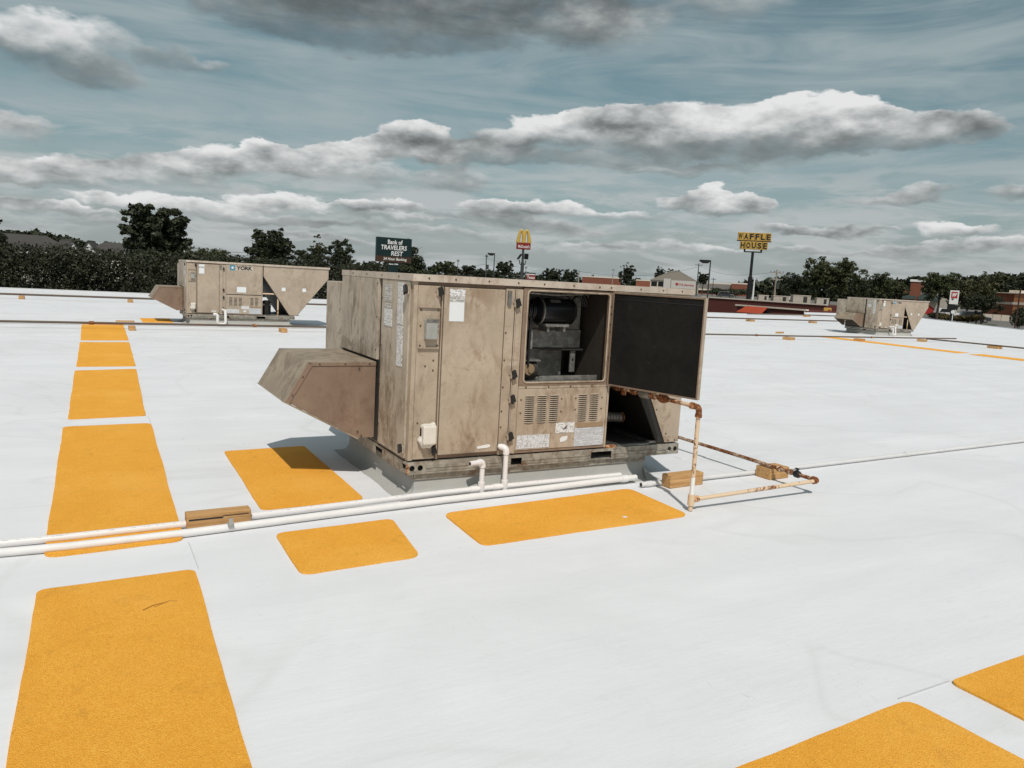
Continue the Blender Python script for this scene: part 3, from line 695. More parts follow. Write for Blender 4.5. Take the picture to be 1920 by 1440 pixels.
    # relief hood on the back
    MB().box(.0, .9, W + .0185, W + .53, .55, 1.480).build('relief_hood', MAT['tanend'], U, bevel=.006)
    # disconnect column
    D1 = box('switch_panel', tan, U, .032, .198, -.004, .012, .300, T - .030, .003)
    PL = box('mounting_plate', tan, D1, .036, .192, -.014, -.0045, 1.085, 1.372, .003)
    box('lip', tan, PL, .036, .192, -.030, -.0145, 1.366, 1.3715); box('lip', tan, PL, .036, .192, -.024, -.0145, 1.085, 1.092)
    BX = box('switch_box', MAT['discover'], PL, .078, .162, -.065, -.0145, 1.150, 1.286, .006)
    MB().box(.074, .166, -.070, -.0655, 1.270, 1.290).build('lid_rim', MAT['galvin'], BX)
    for (xx, zz) in ((.05, 1.35), (.18, 1.35), (.05, 1.24), (.18, 1.24), (.05, 1.105), (.18, 1.105)): screw(PL, xx, -.0145, zz)
    for (xx, zz) in ((.16, 1.0), (.16, .93), (.10, .96), (.06, .56)): screw(D1, xx, -.0045, zz)
    wb = MB().box(.078, .178, -.085, -.0045, .415, .552).build('outlet_box', MAT['caulk'], D1, bevel=.012)
    MB().prism([(.055, .44), (.078, .47), (.078, .540), (.10, .556), (.15, .556), (.178, .570), (.186, .545), (.180, .46), (.184, .42), (.16, .395), (.145, .380), (.115, .392), (.10, .378), (.085, .395), (.072, .42)], -.052, -.0046).build('caulk_bead', MAT['caulk'], wb, bevel=.012)
    MB().tube([(.115, -.004, .36), (.115, -.007, .36)], .0, 4)
    # large door
    box('front_frame', MAT['brown'], U, .031, .853, .0145, .022, .2925, T - .001)  # recessed brown sheet, paints in the shadow band below the rim
    DR = box('door', tan, U, .224, .702, -.010, .014, .320, T - .034, .005)
    MB().box(.206, .2125, -.012, .012, .296, T - .03).build('edge_strip', tan, DR)
    def flab(parent, name, mat, x0, x1, z0, z1, y=-.0104): return box(name, mat, parent, x0, x1, y - .002, y, z0, z1)
    flab(DR, 'label', MAT['st_text'] if opened else MAT['st_plain'], .262, .380, 1.450, 1.500); flab(DR, 'label', MAT['st_torn'], .262, .380, 1.412, 1.448); flab(DR, 'label', MAT['st_plain'], .263, .377, 1.275, 1.410)
    MB().prism([(.535, .350), (.53, .364), (.55, .368), (.62, .378), (.640, .374), (.637, .358), (.61, .352)], -.014, -.0105).build('caulk_patch', MAT['white'], DR)
    # hinge post
    PO = box('hinge_post', tan, U, .710, .852, -.005, .014, .2925, T - .026)
    MB().box(.784, .788, -.0085, -.0055, .30, T - .03).build('seam', MAT['void'], PO)
    MB().box(.722, .750, -.022, -.0055, 1.40, 1.505).build('hinge', MAT['galvin'], PO)
    MB().box(.800, .830, -.010, -.0055, .30, T - .035).build('rib', tan, PO)
    for zz in (1.419, .895, .712, .432): latch(U, .797, zz, -.0092)
    for (xx, zz) in ((.185, 1.478), (.182, .362)): latch(U, xx, zz, -.0045)
    for zz in (1.48, .37): latch(U, -.0165, zz, .06, True)
    for zz in (.35, .5, .62, .8, 1.0, 1.2): screw(PO, .722, -.0055, zz)
    # lower louvred panel
    LP = box('louvred_panel', MAT['tan2'] if not opened else tan, U, .857, 1.672, -.004, .014, .312, .782, .004)
    for x0_, w_ in ((.920, .082), (1.028, .082), (1.137, .082), (1.402, .082), (1.510, .082)):
        if opened: louvre_bank(LP, x0_, w_, .735, .517, 14, True)
        else: louvre_bank(LP, x0_, w_, .735, .517, 7, False)
        box('louvre_shade_sheet', MAT['void'], LP, x0_ + .004, x0_ + w_ - .004, -.0048, -.0042, .520, .732)  # dark sheet on the panel face stands for shade in the slits
    flab(LP, 'label', MAT['st_crack'], .868, 1.155, .325, .428, -.0044); flab(LP, 'label', MAT['st_text'], 1.205, 1.378, .430, .512, -.0044); flab(LP, 'label', MAT['st_dense'], 1.382, 1.662, .316, .462, -.0044)
    flab(LP, 'strip', MAT['tape'], 1.402, 1.655, .466, .502, -.0044)
    MB().prism([(1.255, .358), (1.250, .385), (1.278, .402), (1.322, .404), (1.318, .378), (1.295, .362)], -.0064, -.0046).build('torn_label', MAT['st_plain'], LP)
    if opened:
        MB().prism([(1.272, .462), (1.284, .468), (1.296, .482), (1.304, .490), (1.312, .486), (1.308, .474), (1.304, .455), (1.300, .462), (1.290, .460), (1.288, .452), (1.282, .458), (1.276, .452)], -.0074, -.0066).build('animal_mark', MAT['ink'], LP)
    for (xx, zz) in ((.885, .70), (1.245, .70), (.885, .60), (1.245, .60), (1.375, .70), (1.625, .70), (1.375, .61), (1.625, .61)): screw(LP, xx, -.0046, zz)
    box('sill', MAT['brown'], U, .857, 1.675, -.002, .014, .2925, .309)
    box('edge_post', tan, U, 1.674, 1.69, -.006, .03, .2925, T - .002)
    if not opened:
        UP = box('upper_panel', tan, U, .857, 1.672, -.004, .014, .800, T - .008, .004)
        flab(UP, 'label', MAT['st_plain'], 1.10, 1.31, .85, .985, -.0044)
        flab(UP, 'logo_plate', MAT['rim'], .93, 1.47, 1.390, 1.525, -.0044)
        flab(UP, 'logo_badge', MAT['blue'], .935, 1.06, 1.395, 1.52, -.0066)
        star = MB()
        for k in range(3):
            a = k * math.pi / 3; star.obox((1.0, -.0094, 1.458), (.038 * math.cos(a), 0, .038 * math.sin(a)), (0, .0006 + .0002 * k, 0), (-.006 * math.sin(a), 0, .006 * math.cos(a)))
        star.build('snowflake', MAT['white'], UP)
        text('logo_letters', 'YORK', MAT['black'], UP, (1.27, -.0070, 1.458), .10, .36, .001, .004)
        box('side_wall', tan, U, 1.672, 1.69, .031, W - .021, .2925, T)
        # V shaped condenser section
        V = MB().prism([(1.712, T - .002), (3.29, T - .002), (3.29, 1.29), (2.52, .30), (2.34, .30), (1.712, 1.28)], .004, .012).build('condenser_end', tan, U, bevel=.003)
        MB().prism([(1.712, T - .002), (3.29, T - .002), (3.29, 1.29), (2.52, .30), (2.34, .30), (1.712, 1.28)], W - .012, W - .004).build('end_sheet', tan, V)
        MB().prism([(1.70, 1.28), (1.72, 1.30), (2.37, .31), (2.34, .293)], .0125, W - .0125).build('coil', MAT['coil'], V)
        MB().prism([(3.29, 1.29), (3.26, 1.30), (2.50, .31), (2.53, .30)], .0125, W - .0125).build('coil', MAT['coil'], V)
        MB().prism([(2.26, .2935), (2.60, .2935), (2.60, .299), (2.26, .299)], .01, W - .02).build('foot_channel', MAT['galv'], V)
        for cx in (2.19, 2.69):
            MB().prism([(cx, 1.10), (cx + .11, .97), (cx, .84), (cx - .11, .97)], .0005, .0036).build('embossed_diamond', tan, V)
            MB().box(cx - .045, cx + .045, -.002, .0, .925, 1.015).build('label', MAT['st_plain'], V)
        # compressor and gas stub seen through the gap
        MB().tube([(1.85, .35, .293), (1.85, .35, .62), (1.85, .35, .66)], [.11, .11, .06], 16).build('compressor', MAT['black'], U, True)
        MB().tube([(1.69, .3, .55), (1.95, .3, .55)], .045, 12).build('vent_pipe', MAT['galvin'], U, True)
        g = MB().tube(fillet([(1.69, .06, .838), (2.07, .06, .838), (2.07, .06, .02)], .03), .02, 10); g.build('gas_pipe', MAT['rust'], U, True)
        return U
    # ---------------------------------------------- the opened blower compartment
    fr_ = MB()
    X0, X1, Z0, Z1 = .866, 1.645, .806, T - .012; d = .030
    fr_.box(X0 - .008, X0 + d, -.006, .02, Z0, Z1).box(X1 - .012, X1 + .027, -.006, .02, Z0, Z1).box(X0 + d, X1 - .012, -.006, .02, Z1 - .022, Z1).box(X0 + d, X1 - .012, -.006, .02, Z0, Z0 + .026)
    F = fr_.build('opening_frame', MAT['brown'], U)
    def rrect(x0, x1, z0, z1, r, n=4):
        out = []
        for (cx, cz, a0) in ((x1 - r, z1 - r, 0), (x0 + r, z1 - r, 90), (x0 + r, z0 + r, 180), (x1 - r, z0 + r, 270)):
            for k in range(n + 1):
                a = rad(a0 + 90 * k / n); out.append((cx + r * math.cos(a), cz + r * math.sin(a)))
        return out
    loop = rrect(X0 + d - .004, X1 - .010, Z0 + .024, Z1 - .018, .028)
    MB().tube([(x_, -.008, z_) for x_, z_ in loop] + [(loop[0][0], -.008, loop[0][1])], .0075, 6).build('door_seal', MAT['tan'], F)
    for zz in (1.02, 1.22, 1.28, 1.36, 1.42): screw(F, X1 + .008, -.0062, zz)
    box('sill_flange', tan, U, .857, 1.672, -.0035, .014, .785, .804)
    for xx in (.92, 1.12, 1.32, 1.52): screw(U, xx, -.004, .795)
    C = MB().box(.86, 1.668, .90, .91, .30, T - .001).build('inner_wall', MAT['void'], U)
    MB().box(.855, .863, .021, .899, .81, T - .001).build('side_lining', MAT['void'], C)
    MB().box(1.660, 1.669, .021, .899, .81, T - .001).build('side_lining', MAT['darkpanel'], C)
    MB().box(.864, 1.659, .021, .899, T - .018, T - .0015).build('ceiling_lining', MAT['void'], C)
    MB().box(.864, 1.659, .021, .899, .800, .812).build('floor_lining', MAT['galvin'], C)
    # motor
    MO = MB().tube([(1.06, .215, 1.358), (1.10, .215, 1.358), (1.105, .215, 1.358), (1.40, .215, 1.358), (1.425, .215, 1.358), (1.432, .215, 1.358)], [.055, .092, .100, .100, .088, .03], 28).build('blower_motor', MAT['motor'], U, True)
    for xx in (1.115, 1.395):
        MB().tube([(xx, .215, 1.358), (xx + .012, .215, 1.358)], .1045, 28).build('end_band', MAT['galvin'] if xx < 1.2 else MAT['motor'], MO, True)
    for k in range(4):
        MB().tube([(1.00 + k * .018, .215, 1.358), (1.010 + k * .018, .215, 1.358)], .078 - .006 * (k % 2), 24).build('pulley', MAT['motor'], MO, True)
    MB().obox((1.23, .150, 1.440), (.045, 0, 0), (0, .010, .009), (0, -.0008, .001)).build('rating_plate', MAT['galvin'], MO)
    MB().box(1.15, 1.36, .135, .295, 1.242, 1.262).box(1.17, 1.19, .15, .28, 1.20, 1.242).box(1.32, 1.34, .15, .28, 1.20, 1.242).build('motor_foot', MAT['galvin'], MO)
    wr = MB()
    for q, rr in ((0, .075), (.012, .085), (-.01, .067)):
        wr.tube([(1.42 + q + rr * (1 - math.cos(a)) * .9, .22 + q, 1.40 + rr * 1.15 * math.sin(a)) for a in [k * math.pi / 12 for k in range(13)]], .0045, 6)
    wr.tube([(1.42, .2, 1.40), (1.36, .15, 1.47), (1.30, .2, 1.50)], .005, 6)
    wr.build('motor_wiring', MAT['black'], MO, True)
    # blower housing
    BH = MB().box(1.105, 1.600, .335, .88, 1.075, 1.515).build('blower_housing', MAT['galvin'], U, bevel=.004)
    MB().box(1.06, 1.595, .315, .329, 1.062, 1.205).box(1.06, 1.075, .20, .314, 1.062, 1.205).build('motor_bracket', MAT['galvin'], BH)
    MB().box(1.05, 1.62, .30, .33, 1.042, 1.058).build('shelf_rail', MAT['void'], BH)
    MB().box(1.10, 1.50, .43, .44, .82, 1.038).build('lower_plate', MAT['galvin'], BH)
    MB().box(1.515, 1.562, .32, .332, .862, 1.038).box(1.557, 1.562, .333, .38, .862, 1.038).build('support_leg', MAT['galvin'], BH)
    MB().box(1.532, 1.546, .316, .3195, .955, .972).build('slot', MAT['black'], BH)
    # belt, wires and pipework
    MB().prism([(1.02, 1.40), (1.035, 1.41), (1.035, .93), (1.02, .92)], .16, .175).prism([(1.02, 1.40), (1.035, 1.41), (1.035, .93), (1.02, .92)], .26, .275).build('drive_belt', MAT['black'], U)
    for k_, (xa, za) in enumerate(((1.40, .83), (1.48, .845), (1.58, .84))):
        MB().tube(fillet([(xa, .14, .815), (xa + .02, .14, za + .012), (xa + .10, .22, .825), (1.64, .3, .83)], .02), .006, 6).build('cable', MAT['black'], U, True)
    MB().tube(fillet([(.90, .10, 1.50), (1.2, .08, 1.487), (1.5, .12, 1.505), (1.64, .3, 1.48)], .05), .008, 6).build('conduit', MAT['galvin'], U, True)
    # small round inducer below
    IN = MB().tube([(.94, .25, .895), (.985, .25, .895), (1.0, .25, .895), (1.13, .25, .895)], [.05, .068, .072, .072], 22).build('inducer', MAT['darkpanel'], U, True)
    MB().tube([(1.045, .178, .905), (1.045, .168, .905)], .045, 18).tube([(1.055, .167, .900), (1.055, .158, .900)], .024, 14).build('inducer_face', MAT['tape'], IN, True)
    MB().box(.90, 1.15, .18, .34, .968, .978).build('cover_plate', MAT['galvin'], IN)
    # drip tray
    MB().box(1.08, 1.60, .05, .055, .815, .872).box(1.08, 1.60, .056, .14, .815, .82).prism([(1.06, .815), (1.08, .815), (1.08, .87), (1.07, .872)], .05, .056).build('drip_tray', MAT['galvin'], U)
    # slanted liner on the far side
    MB().prism([(1.655, .82), (1.50, .82), (1.575, 1.15), (1.59, 1.50), (1.655, 1.50)], .62, .64).build('deflector', MAT['darkpanel'], U)
    # condenser end, half V: slanted coil and square outer end
    CE = MB().prism([(2.315, .2935), (2.462, .2935), (2.462, T - .002), (1.715, T - .002)], .004, .012).build('condenser_end', tan, U, bevel=.002)
    MB().prism([(2.315, .2935), (2.462, .2935), (2.462, T - .002), (1.715, T - .002)], W - .012, W - .004).build('end_sheet', tan, CE)
    MB().prism([(2.312, .294), (2.285, .294), (1.675, T - .004), (1.708, T - .004)], .0125, W - .0125).build('coil', MAT['coil'], CE)
    MB().prism([(2.308, .296), (2.235, .296), (1.655 + .05, T - .25), (1.705 + .09, T - .25)], .0128, .030).build('coil_edge', MAT['void'], CE)
    MB().box(2.455, 2.462, .0125, W - .0125, .2935, T - .002).build('outer_coil', MAT['coil'], CE)
    for (xx, zz) in ((2.20, .58), (2.32, .37), (2.35, .31), (2.42, .31)): screw(CE, xx, .0035, zz)
    box('side_wall', MAT['liner'], U, 1.672, 1.69, .031, W - .021, .2925, T)
    box('dark_void_panel', MAT['liner'], U, 1.692, 2.30, 1.25, 1.26, .2925, T - .1)  # black panel added so the gap behind the door reads dark
    MB().box(1.72, 2.14, .052, .60, .2925, .300).build('floor_mat', MAT['void'], U, bevel=.003)
    MB().box(1.70, 1.80, -.0015, .03, .2815, .300).build('rusty_angle', MAT['rust3'], U)
    for sx_ in range(10):
        pass
    fl = [(1.69 + t * .38, .36 - .05 * t, .455 + .012 * math.sin(t * 2.2)) for t in [k / 26 for k in range(27)]]
    MB().tube(fl, [.040 + (.006 if k % 2 else 0) for k in range(27)], 14).build('flexible_duct', MAT['galvin'], U, True)
    MB().tube([fl[-1], (fl[-1][0] + .012, fl[-1][1], fl[-1][2])], .046, 14).build('duct_cap', MAT['rust3'], U, True)
    MB().tube([(1.95, .75, .2925), (1.95, .75, .62), (1.95, .75, .68)], [.13, .13, .07], 18).build('compressor', MAT['black'], U, True)
    MB().box(2.16, 2.24, .02, .06, .2925, .31).build('clip', MAT['galvin'], U)
    # the open door, swung out on its right-hand hinges
    a = math.atan2(-.770, .232); L = .812
    DO = bpy.data.objects.new('open_door', None); COL.objects.link(DO); DO.parent = U; DO.location = (1.682, -.012, 0); DO.rotation_euler = (0, 0, a)
    DO['label'] = 'open access door showing its black insulated inner face'
    ZB, ZT = .800, 1.535
    # inner face looks along -y of the door's own frame
    MB().box(0, L, -.002, .0005, ZB, ZT).box(0, L, -.032, -.0025, ZT - .004, ZT).box(0, L, -.032, -.0025, ZB, ZB + .004).box(0, .004, -.032, -.0025, ZB + .0045, ZT - .0045).box(L - .004, L, -.032, -.0025, ZB + .0045, ZT - .0045).build('door_skin', tan, DO)
    MB().box(.0045, .012, -.034, -.030, ZB + .005, ZT - .005).box(L - .012, L - .0045, -.034, -.030, ZB + .005, ZT - .005).box(.0125, L - .0125, -.034, -.030, ZT - .014, ZT - .005).box(.0125, L - .0125, -.034, -.030, ZB + .005, ZB + .012).build('door_flange', MAT['brown'], DO)
    MB().box(.013, L - .013, -.028, -.0025, ZB + .013, ZT - .015).build('insulation', MAT['liner'], DO)
    MB().box(.023, L - .023, -.0300, -.0282, ZT - .06, ZT - .052).box(.06, .064, -.0302, -.0284, ZB + .05, ZT - .065).build('tape_strip', MAT['black'], DO)
    for zz in (.88, 1.45): MB().tube([(-.006, -.018, zz - .03), (-.006, -.018, zz + .03)], .009, 8).build('hinge', MAT['galvin'], DO)
    return U

OX, OY = 1.975, 4.917
UNIT = rooftop_unit((OX, OY, 0), 'large weathered tan rooftop unit with its access door swung open', 'open')
UNIT2 = rooftop_unit((2.27, 20.4, .0), 'tan rooftop unit with YORK logo and V shaped end, behind the open one', 'V', 1.06)
UNIT3 = rooftop_unit((30.1, 21.5, 0), 'distant tan rooftop unit, small, showing the underside of its hood', 'V', 1.06)

def curb(x, y, w, d, label, sx=1.0):
    C = thing('roof_curb', (x, y, 0), label, 'roof curb', group='roof curbs under the units')
    a0, a1, b0, b1 = .075, w, .045, d; f = .075
    prof = [(0.0, -.03), (.03, -.012), (.07, -.002), (.186, 0.0)]
    mb = MB(); loops = []
    n = 14; rg = random.Random(int(x * 10))
    for z, o in [(.0015, .115), (.008, .07), (.03, .028), (.075, .006), (.186, 0.0)]:
        lp = []
        for (p, q) in (((a0, b0), (a1, b0)), ((a1, b0), (a1, b1)), ((a1, b1), (a0, b1)), ((a0, b1), (a0, b0))):
            for k in range(n):
                t = k / n; px = p[0] + (q[0] - p[0]) * t; py = p[1] + (q[1] - p[1]) * t
                cx, cy = (a0 + a1) / 2, (b0 + b1) / 2
                sx_ = o if abs(px - a1) < 1e-6 else (-o if abs(px - a0) < 1e-6 else 0); sy_ = o if abs(py - b1) < 1e-6 else (-o if abs(py - b0) < 1e-6 else 0)
                j = rg.uniform(-.07, .07) * o if z < .05 else rg.uniform(-.0012, .0012)
                lp.append((px + sx_ + (j if sx_ else 0), py + sy_ + (j if sy_ else 0), z))
        loops.append(lp)
    N = len(loops[0]); vs = [v for l in loops for v in l]; fs = []
    for i in range(len(loops) - 1):
        for k in range(N): fs.append((i * N + k, i * N + (k + 1) % N, (i + 1) * N + (k + 1) % N, (i + 1) * N + k))
    fs.append(tuple((len(loops) - 1) * N + k for k in range(N)))
    mb.add(vs, fs); mb.build('flashing', MAT['curb'], C, True)
    MB().box(a0 - .012, a1 + .012, b0 - .014, b0 - .0125, .140, .184).box(a0 - .0125, a0 - .011, b0, b1, .140, .184).build('counter_flashing', MAT['galv'], C)
    # corner patches of membrane
    MB().add([(a1, b0 - .02, .04), (a1 + .15, b0 + .10, .004), (a1 + .07, b0 - .03, .0035), (a1 - .04, b0 - .12, .004), (a1 + .005, b0 - .012, .09)], [(0, 1, 2), (0, 2, 3), (4, 1, 0), (4, 0, 3)]).build('corner_patch', MAT['curb'], C)
    C.scale = (sx, 1, 1)
    return C
curb(OX, OY, 2.13, 1.55, 'grey flashed curb under the open rooftop unit')
curb(2.27, 20.4, 2.35, 1.55, 'low curb under the unit with the large YORK logo', 1.06)
curb(30.1, 21.5, 2.35, 1.55, 'low curb under the distant small unit', 1.06)

# ------------------------------------------------------------------ pipes
def pvc_run(name, label, pts, r, mat, coup=(), group='white plastic pipes along the roof'):
    P = thing(name, (0, 0, 0), label, 'pipe', group=group)
    MB().tube(pts, r, 14).build('pipe_length', mat, P, True)
    for c, d in coup:
        c = Vector(c); d = Vector(d).normalized()
        MB().tube([c - d * .03, c - d * .028, c + d * .028, c + d * .03], [r * 1.02, r * 1.24, r * 1.24, r * 1.02], 14).build('coupling', mat, P, True)
    return P
PR = .0215
BPTS = [(-4, 4.86, .024), (-.4, 4.805, .024), (-.08, 4.80, .024), (.52, 4.82, .026), (1.5, 4.85, .040), (2.2, 4.858, .056), (2.6, 4.86, .060), (2.75, 4.86, .061), (3.3, 4.862, .063), (3.80, 4.86, .064)]
BP = pvc_run('condensate_pipe', 'white printed drain pipe with two upright traps against the open unit', BPTS, PR, MAT['pvc'], [((2.475, 4.86, .058), (1, 0, 0)), ((2.66, 4.86, .060), (1, 0, 0))])
YP, ZP = 4.86, .060
def riser(path, r=.0185):
    return MB().tube(fillet(path, .036, 6), r, 14).build('trap_pipe', MAT['pvc'], BP, True)
riser([(2.535, YP, ZP), (2.535, YP - .003, .262), (2.418, YP - .03, .262)])
MB().tube([(2.535, YP, ZP - .02), (2.535, YP, ZP + .05)], .0255, 14).build('tee', MAT['pvc'], BP, True)
MB().tube(fillet([(2.535, YP - .003, .222), (2.535, YP - .003, .262), (2.495, YP - .0125, .262)], .030, 6), .0245, 14).build('elbow', MAT['pvc'], BP, True)
MB().tube([(2.4185, YP - .0299, .262), (2.4170, YP - .0303, .262)], .0135, 12).build('open_end', MAT['void'], BP)
riser([(2.728, YP, ZP), (2.728, YP, .352), (2.690, 4.910, .358)])
MB().tube([(2.728, YP, ZP - .02), (2.728, YP, ZP + .05)], .0255, 14).build('tee', MAT['pvc'], BP, True)
MB().tube(fillet([(2.728, YP, .305), (2.728, YP, .352), (2.697, 4.895, .356)], .030, 6), .0245, 14).build('elbow', MAT['pvc'], BP, True)
def prints(P, pts, n, seed):
    rg = random.Random(seed); L0 = [Vector(p) for p in pts]
    for k in range(n):
        t = rg.random(); i = rg.randrange(len(L0) - 1); a, b = L0[i], L0[i + 1]; c = a.lerp(b, t); d = (b - a).normalized()
        nrm = Vector((0, -.55, .835)); MB().obox(c + nrm * (PR + .0002), d * rg.choice([.0015, .002, .003, .006]), Vector((0, .835, .55)) * .0022, nrm * .0003).build('print_mark', MAT['chalk'], P)
prints(BP, BPTS[1:6], 90, 3); prints(BP, BPTS[7:], 20, 5)
FP = pvc_run('coated_drain_pipe', 'thick coated white pipe, the front one of the twin run across the view',
             [(-4, 4.72, .026), (-.4, 4.652, .026), (-.08, 4.632, .026), (.5, 4.652, .026), (1.45, 4.728, .028), (2.2, 4.775, .031), (2.94, 4.795, .034), (3.6, 4.805, .046), (3.92, 4.808, .048)], .0235, MAT['pvcold'], [((3.80, 4.807, .047), (1, 0, 0))])
MB().box(.745, .768, 4.634, 4.639, .040, .092).box(.740, .774, 4.632, 4.690, .048, .0525).build('pipe_clamp', MAT['discover'], FP)
RP = pvc_run('drain_pipe', 'white pipe with an open cut end beside the wooden blocks', [(3.87, 4.675, .026), (4.4, 4.685, .026), (5.2, 4.70, .026), (7.2, 4.765, .024), (9.7, 4.84, .026), (16, 5.03, .026)], .0195, MAT['pvcgrey'],
             [((3.95, 4.677, .026), (1, .02, 0)), ((7.4, 4.771, .026), (1, .03, 0))])
MB().tube([(3.8695, 4.675, .026), (3.8680, 4.675, .026)], .016, 12).build('open_end', MAT['void'], RP)

# rusty gas line of the open unit
GL = thing('gas_line', (0, 0, 0), 'rusty painted gas line with valve rising beside the open unit', 'gas pipe', group='steel gas lines')
GX = 3.825; GR = .0155
def pipe(name, mat, P, pts, r, f=.0, n=12): return MB().tube(fillet(pts, f, 5) if f else pts, r, n).build(name, mat, P, True)
pipe('inlet_pipe', MAT['rust2'], GL, [(GX, 5.45, .762), (GX, 4.10, .762)], .0165)
pipe('riser_pipe', MAT['rust'], GL, [(GX + .001, 4.055, .73), (GX, 4.05, .245)], .0158)
pipe('painted_riser', MAT['white'], GL, [(GX, 4.05, .25), (GX, 4.05, .10)], .0165)
pipe('drip_leg', MAT['rust'], GL, [(GX, 4.05, .10), (GX, 4.05, .006)], .0165)
pipe('elbow', MAT['rust3'], GL, [(GX, 4.12, .762), (GX, 4.052, .762), (GX, 4.052, .70)], .0225, .03)
for yy in (4.125,): pipe('collar', MAT['rust3'], GL, [(GX, yy + .012, .762), (GX, yy - .012, .762)], .026)
pipe('collar', MAT['rust3'], GL, [(GX, 4.052, .712), (GX, 4.052, .690)], .026)
pipe('tee', MAT['rust'], GL, [(GX, 4.05, .125), (GX, 4.05, .045)], .025)
pipe('tee_branch', MAT['rust3'], GL, [(GX, 4.05, .085), (GX + .065, 4.05, .088)], .024)
pipe('branch_pipe', MAT['rust'], GL, [(GX + .05, 4.05, .086), (5.15, 4.05, .118)], .0155)
pipe('elbow', MAT['rust3'], GL, [(5.11, 4.05, .118), (5.16, 4.05, .119), (5.16, 4.10, .119)], .026, .03)
pipe('supply_pipe', MAT['rustdark'], GL, [(5.16, 4.08, .119), (5.155, 4.9, .126), (5.14, 6.6, .13), (5.12, 9.4, .13)], .0165)
for yy in (4.31, 4.42): pipe('collar', MAT['rust2'], GL, [(5.16, yy, .121), (5.16, yy + .035, .121)], .025)
VB = MB().tube([(5.16, 4.22, .12), (5.16, 4.235, .12), (5.16, 4.27, .12), (5.16, 4.285, .12)], [.02, .03, .03, .02], 10).tube([(5.16, 4.252, .12), (5.16, 4.252, .165)], .010, 8).build('shut_off_valve', MAT['black'], GL, True)
MB().box(5.150, 5.170, 4.235, 4.275, .163, .170).build('handle', MAT['black'], VB)
# valve train near the cabinet
for yy, r_ in ((5.02, .032), (4.93, .026), (4.80, .028), (4.56, .027)):
    pipe('union_nut', MAT['rust3'], GL, [(GX, yy + .022, .762), (GX, yy - .022, .762)], r_, n=8)
pipe('drip_tee', MAT['rust3'], GL, [(GX, 4.93, .762), (GX, 4.93, .712)], .022)
RG = MB().tube([(GX, 4.72, .762), (GX, 4.70, .762), (GX, 4.62, .762), (GX, 4.60, .762)], [.026, .036, .036, .026], 14).build('regulator', MAT['galvin'], GL, True)
CV = MB().tube([(GX, 4.50, .762), (GX, 4.46, .762), (GX, 4.43, .762), (GX, 4.39, .762)], [.022, .036, .036, .022], 10).tube([(GX, 4.445, .78), (GX, 4.445, .815)], .013, 8).build('gas_cock', MAT['rust3'], GL, True)

# long gas lines over the far roof
def run(name, label, pts, r, mat, coups=(), group='steel gas lines'):
    P = thing(name, (0, 0, 0), label, 'gas pipe', group=group); MB().tube(pts, r, 8).build('pipe_length', mat, P, True)
    for (x, y, z) in coups: MB().tube([(x - .05, y, z), (x + .05, y, z)], r * 1.5, 8).build('coupling', MAT['rust3'], P, True)
    return P
run('gas_line', 'rusty gas line crossing the far end of the long yellow row', [(-12, 19.0, .13), (1, 18.95, .13), (8, 19.0, .13), (15, 18.9, .13), (22, 18.7, .13), (29, 18.75, .13), (31.5, 18.8, .13)], .025, MAT['darkpipe'], [(3.6, 18.96, .13), (.2, 18.95, .13), (20, 18.75, .13), (26, 18.7, .13)])
pvc_run('drain_pipe', 'thin white drain pipe passing in front of the YORK unit', [(-12, 20.0, .05), (1, 19.95, .05), (9, 19.85, .05), (16, 19.9, .05)], .034, MAT['pvcold'])
run('gas_line', 'dark gas line near the far roof edge, farthest of the lines', [(-14, 30.6, .15), (0, 30.2, .15), (20, 29.6, .15), (33, 29.6, .15), (44, 30.6, .15)], .034, MAT['darkpipe'])
run('gas_line', 'thin dark gas line leading away past the distant unit', [(29.2, 18.6, .12), (29.4, 16.2, .12), (29.5, 14, .12), (29.6, 9, .12)], .028, MAT['darkpipe'])
run('gas_line', 'short dark pipe behind the distant unit toward the maroon wall', [(38, 36.6, .12), (46, 38.4, .12), (52, 38.4, .12)], .04, MAT['darkpipe'])
# trap of the far units
for (ux, uy, lb) in ((2.27, 20.4, 'white trap pipe standing before the YORK unit'), (30.1, 21.5, 'tiny white trap pipe before the distant unit')):
    P = thing('trap_pipe', (ux, uy, 0), lb, 'pipe', group='traps of the far units')
    MB().tube(fillet([(.56, -.35, .31), (.66, -.35, .31), (.66, -.35, .07), (.85, -.35, .07), (.85, -.3, .40)], .05, 4), .034, 10).build('pipe_length', MAT['pvc'], P, True)
    MB().tube([(.85, -.3, .39), (.83, -.004, .405)], .034, 10).build('unit_stub', MAT['pvc'], P, True)

# ------------------------------------------------------------------ timber blocks
def block(c, sx, sy, sz, label, rz=0.0):
    m = MB().box(-sx / 2, sx / 2, -sy / 2, sy / 2, .0015, sz)
    o = m.build('timber_block', MAT['wood'], bevel=.004); o.location = (c[0], c[1], 0); o.rotation_euler = (0, 0, rz)
    return tag(o, label, 'timber block', 'timber blocks carrying the pipes')
block((4.265, 4.635, 0), .37, .10, .105, 'timber block lying across the cut white pipe beside the gas riser', .06)
bB = block((5.26, 4.60, 0), .24, .16, .099, 'timber block under the rusty supply pipe beyond the gas riser', .04)
bC = block((.712, 4.815, 0), .37, .09, .095, 'timber block with a long dark split on the twin white pipes', .03)
MB().box(-.175, .02, -.0465, -.0445, .058, .068).box(.02, .17, -.0462, -.0446, .068, .073).build('split', MAT['void'], bC)
block((.97, 18.75, 0), .13, .30, .095, 'timber block under the rusty line beside the long yellow row')
block((4.22, 18.75, 0), .14, .30, .095, 'timber block under the rusty line before the YORK unit')
block((.93, 20.75, 0), .40, .12, .06, 'flat timber offcut behind the far white drain pipe', 0)
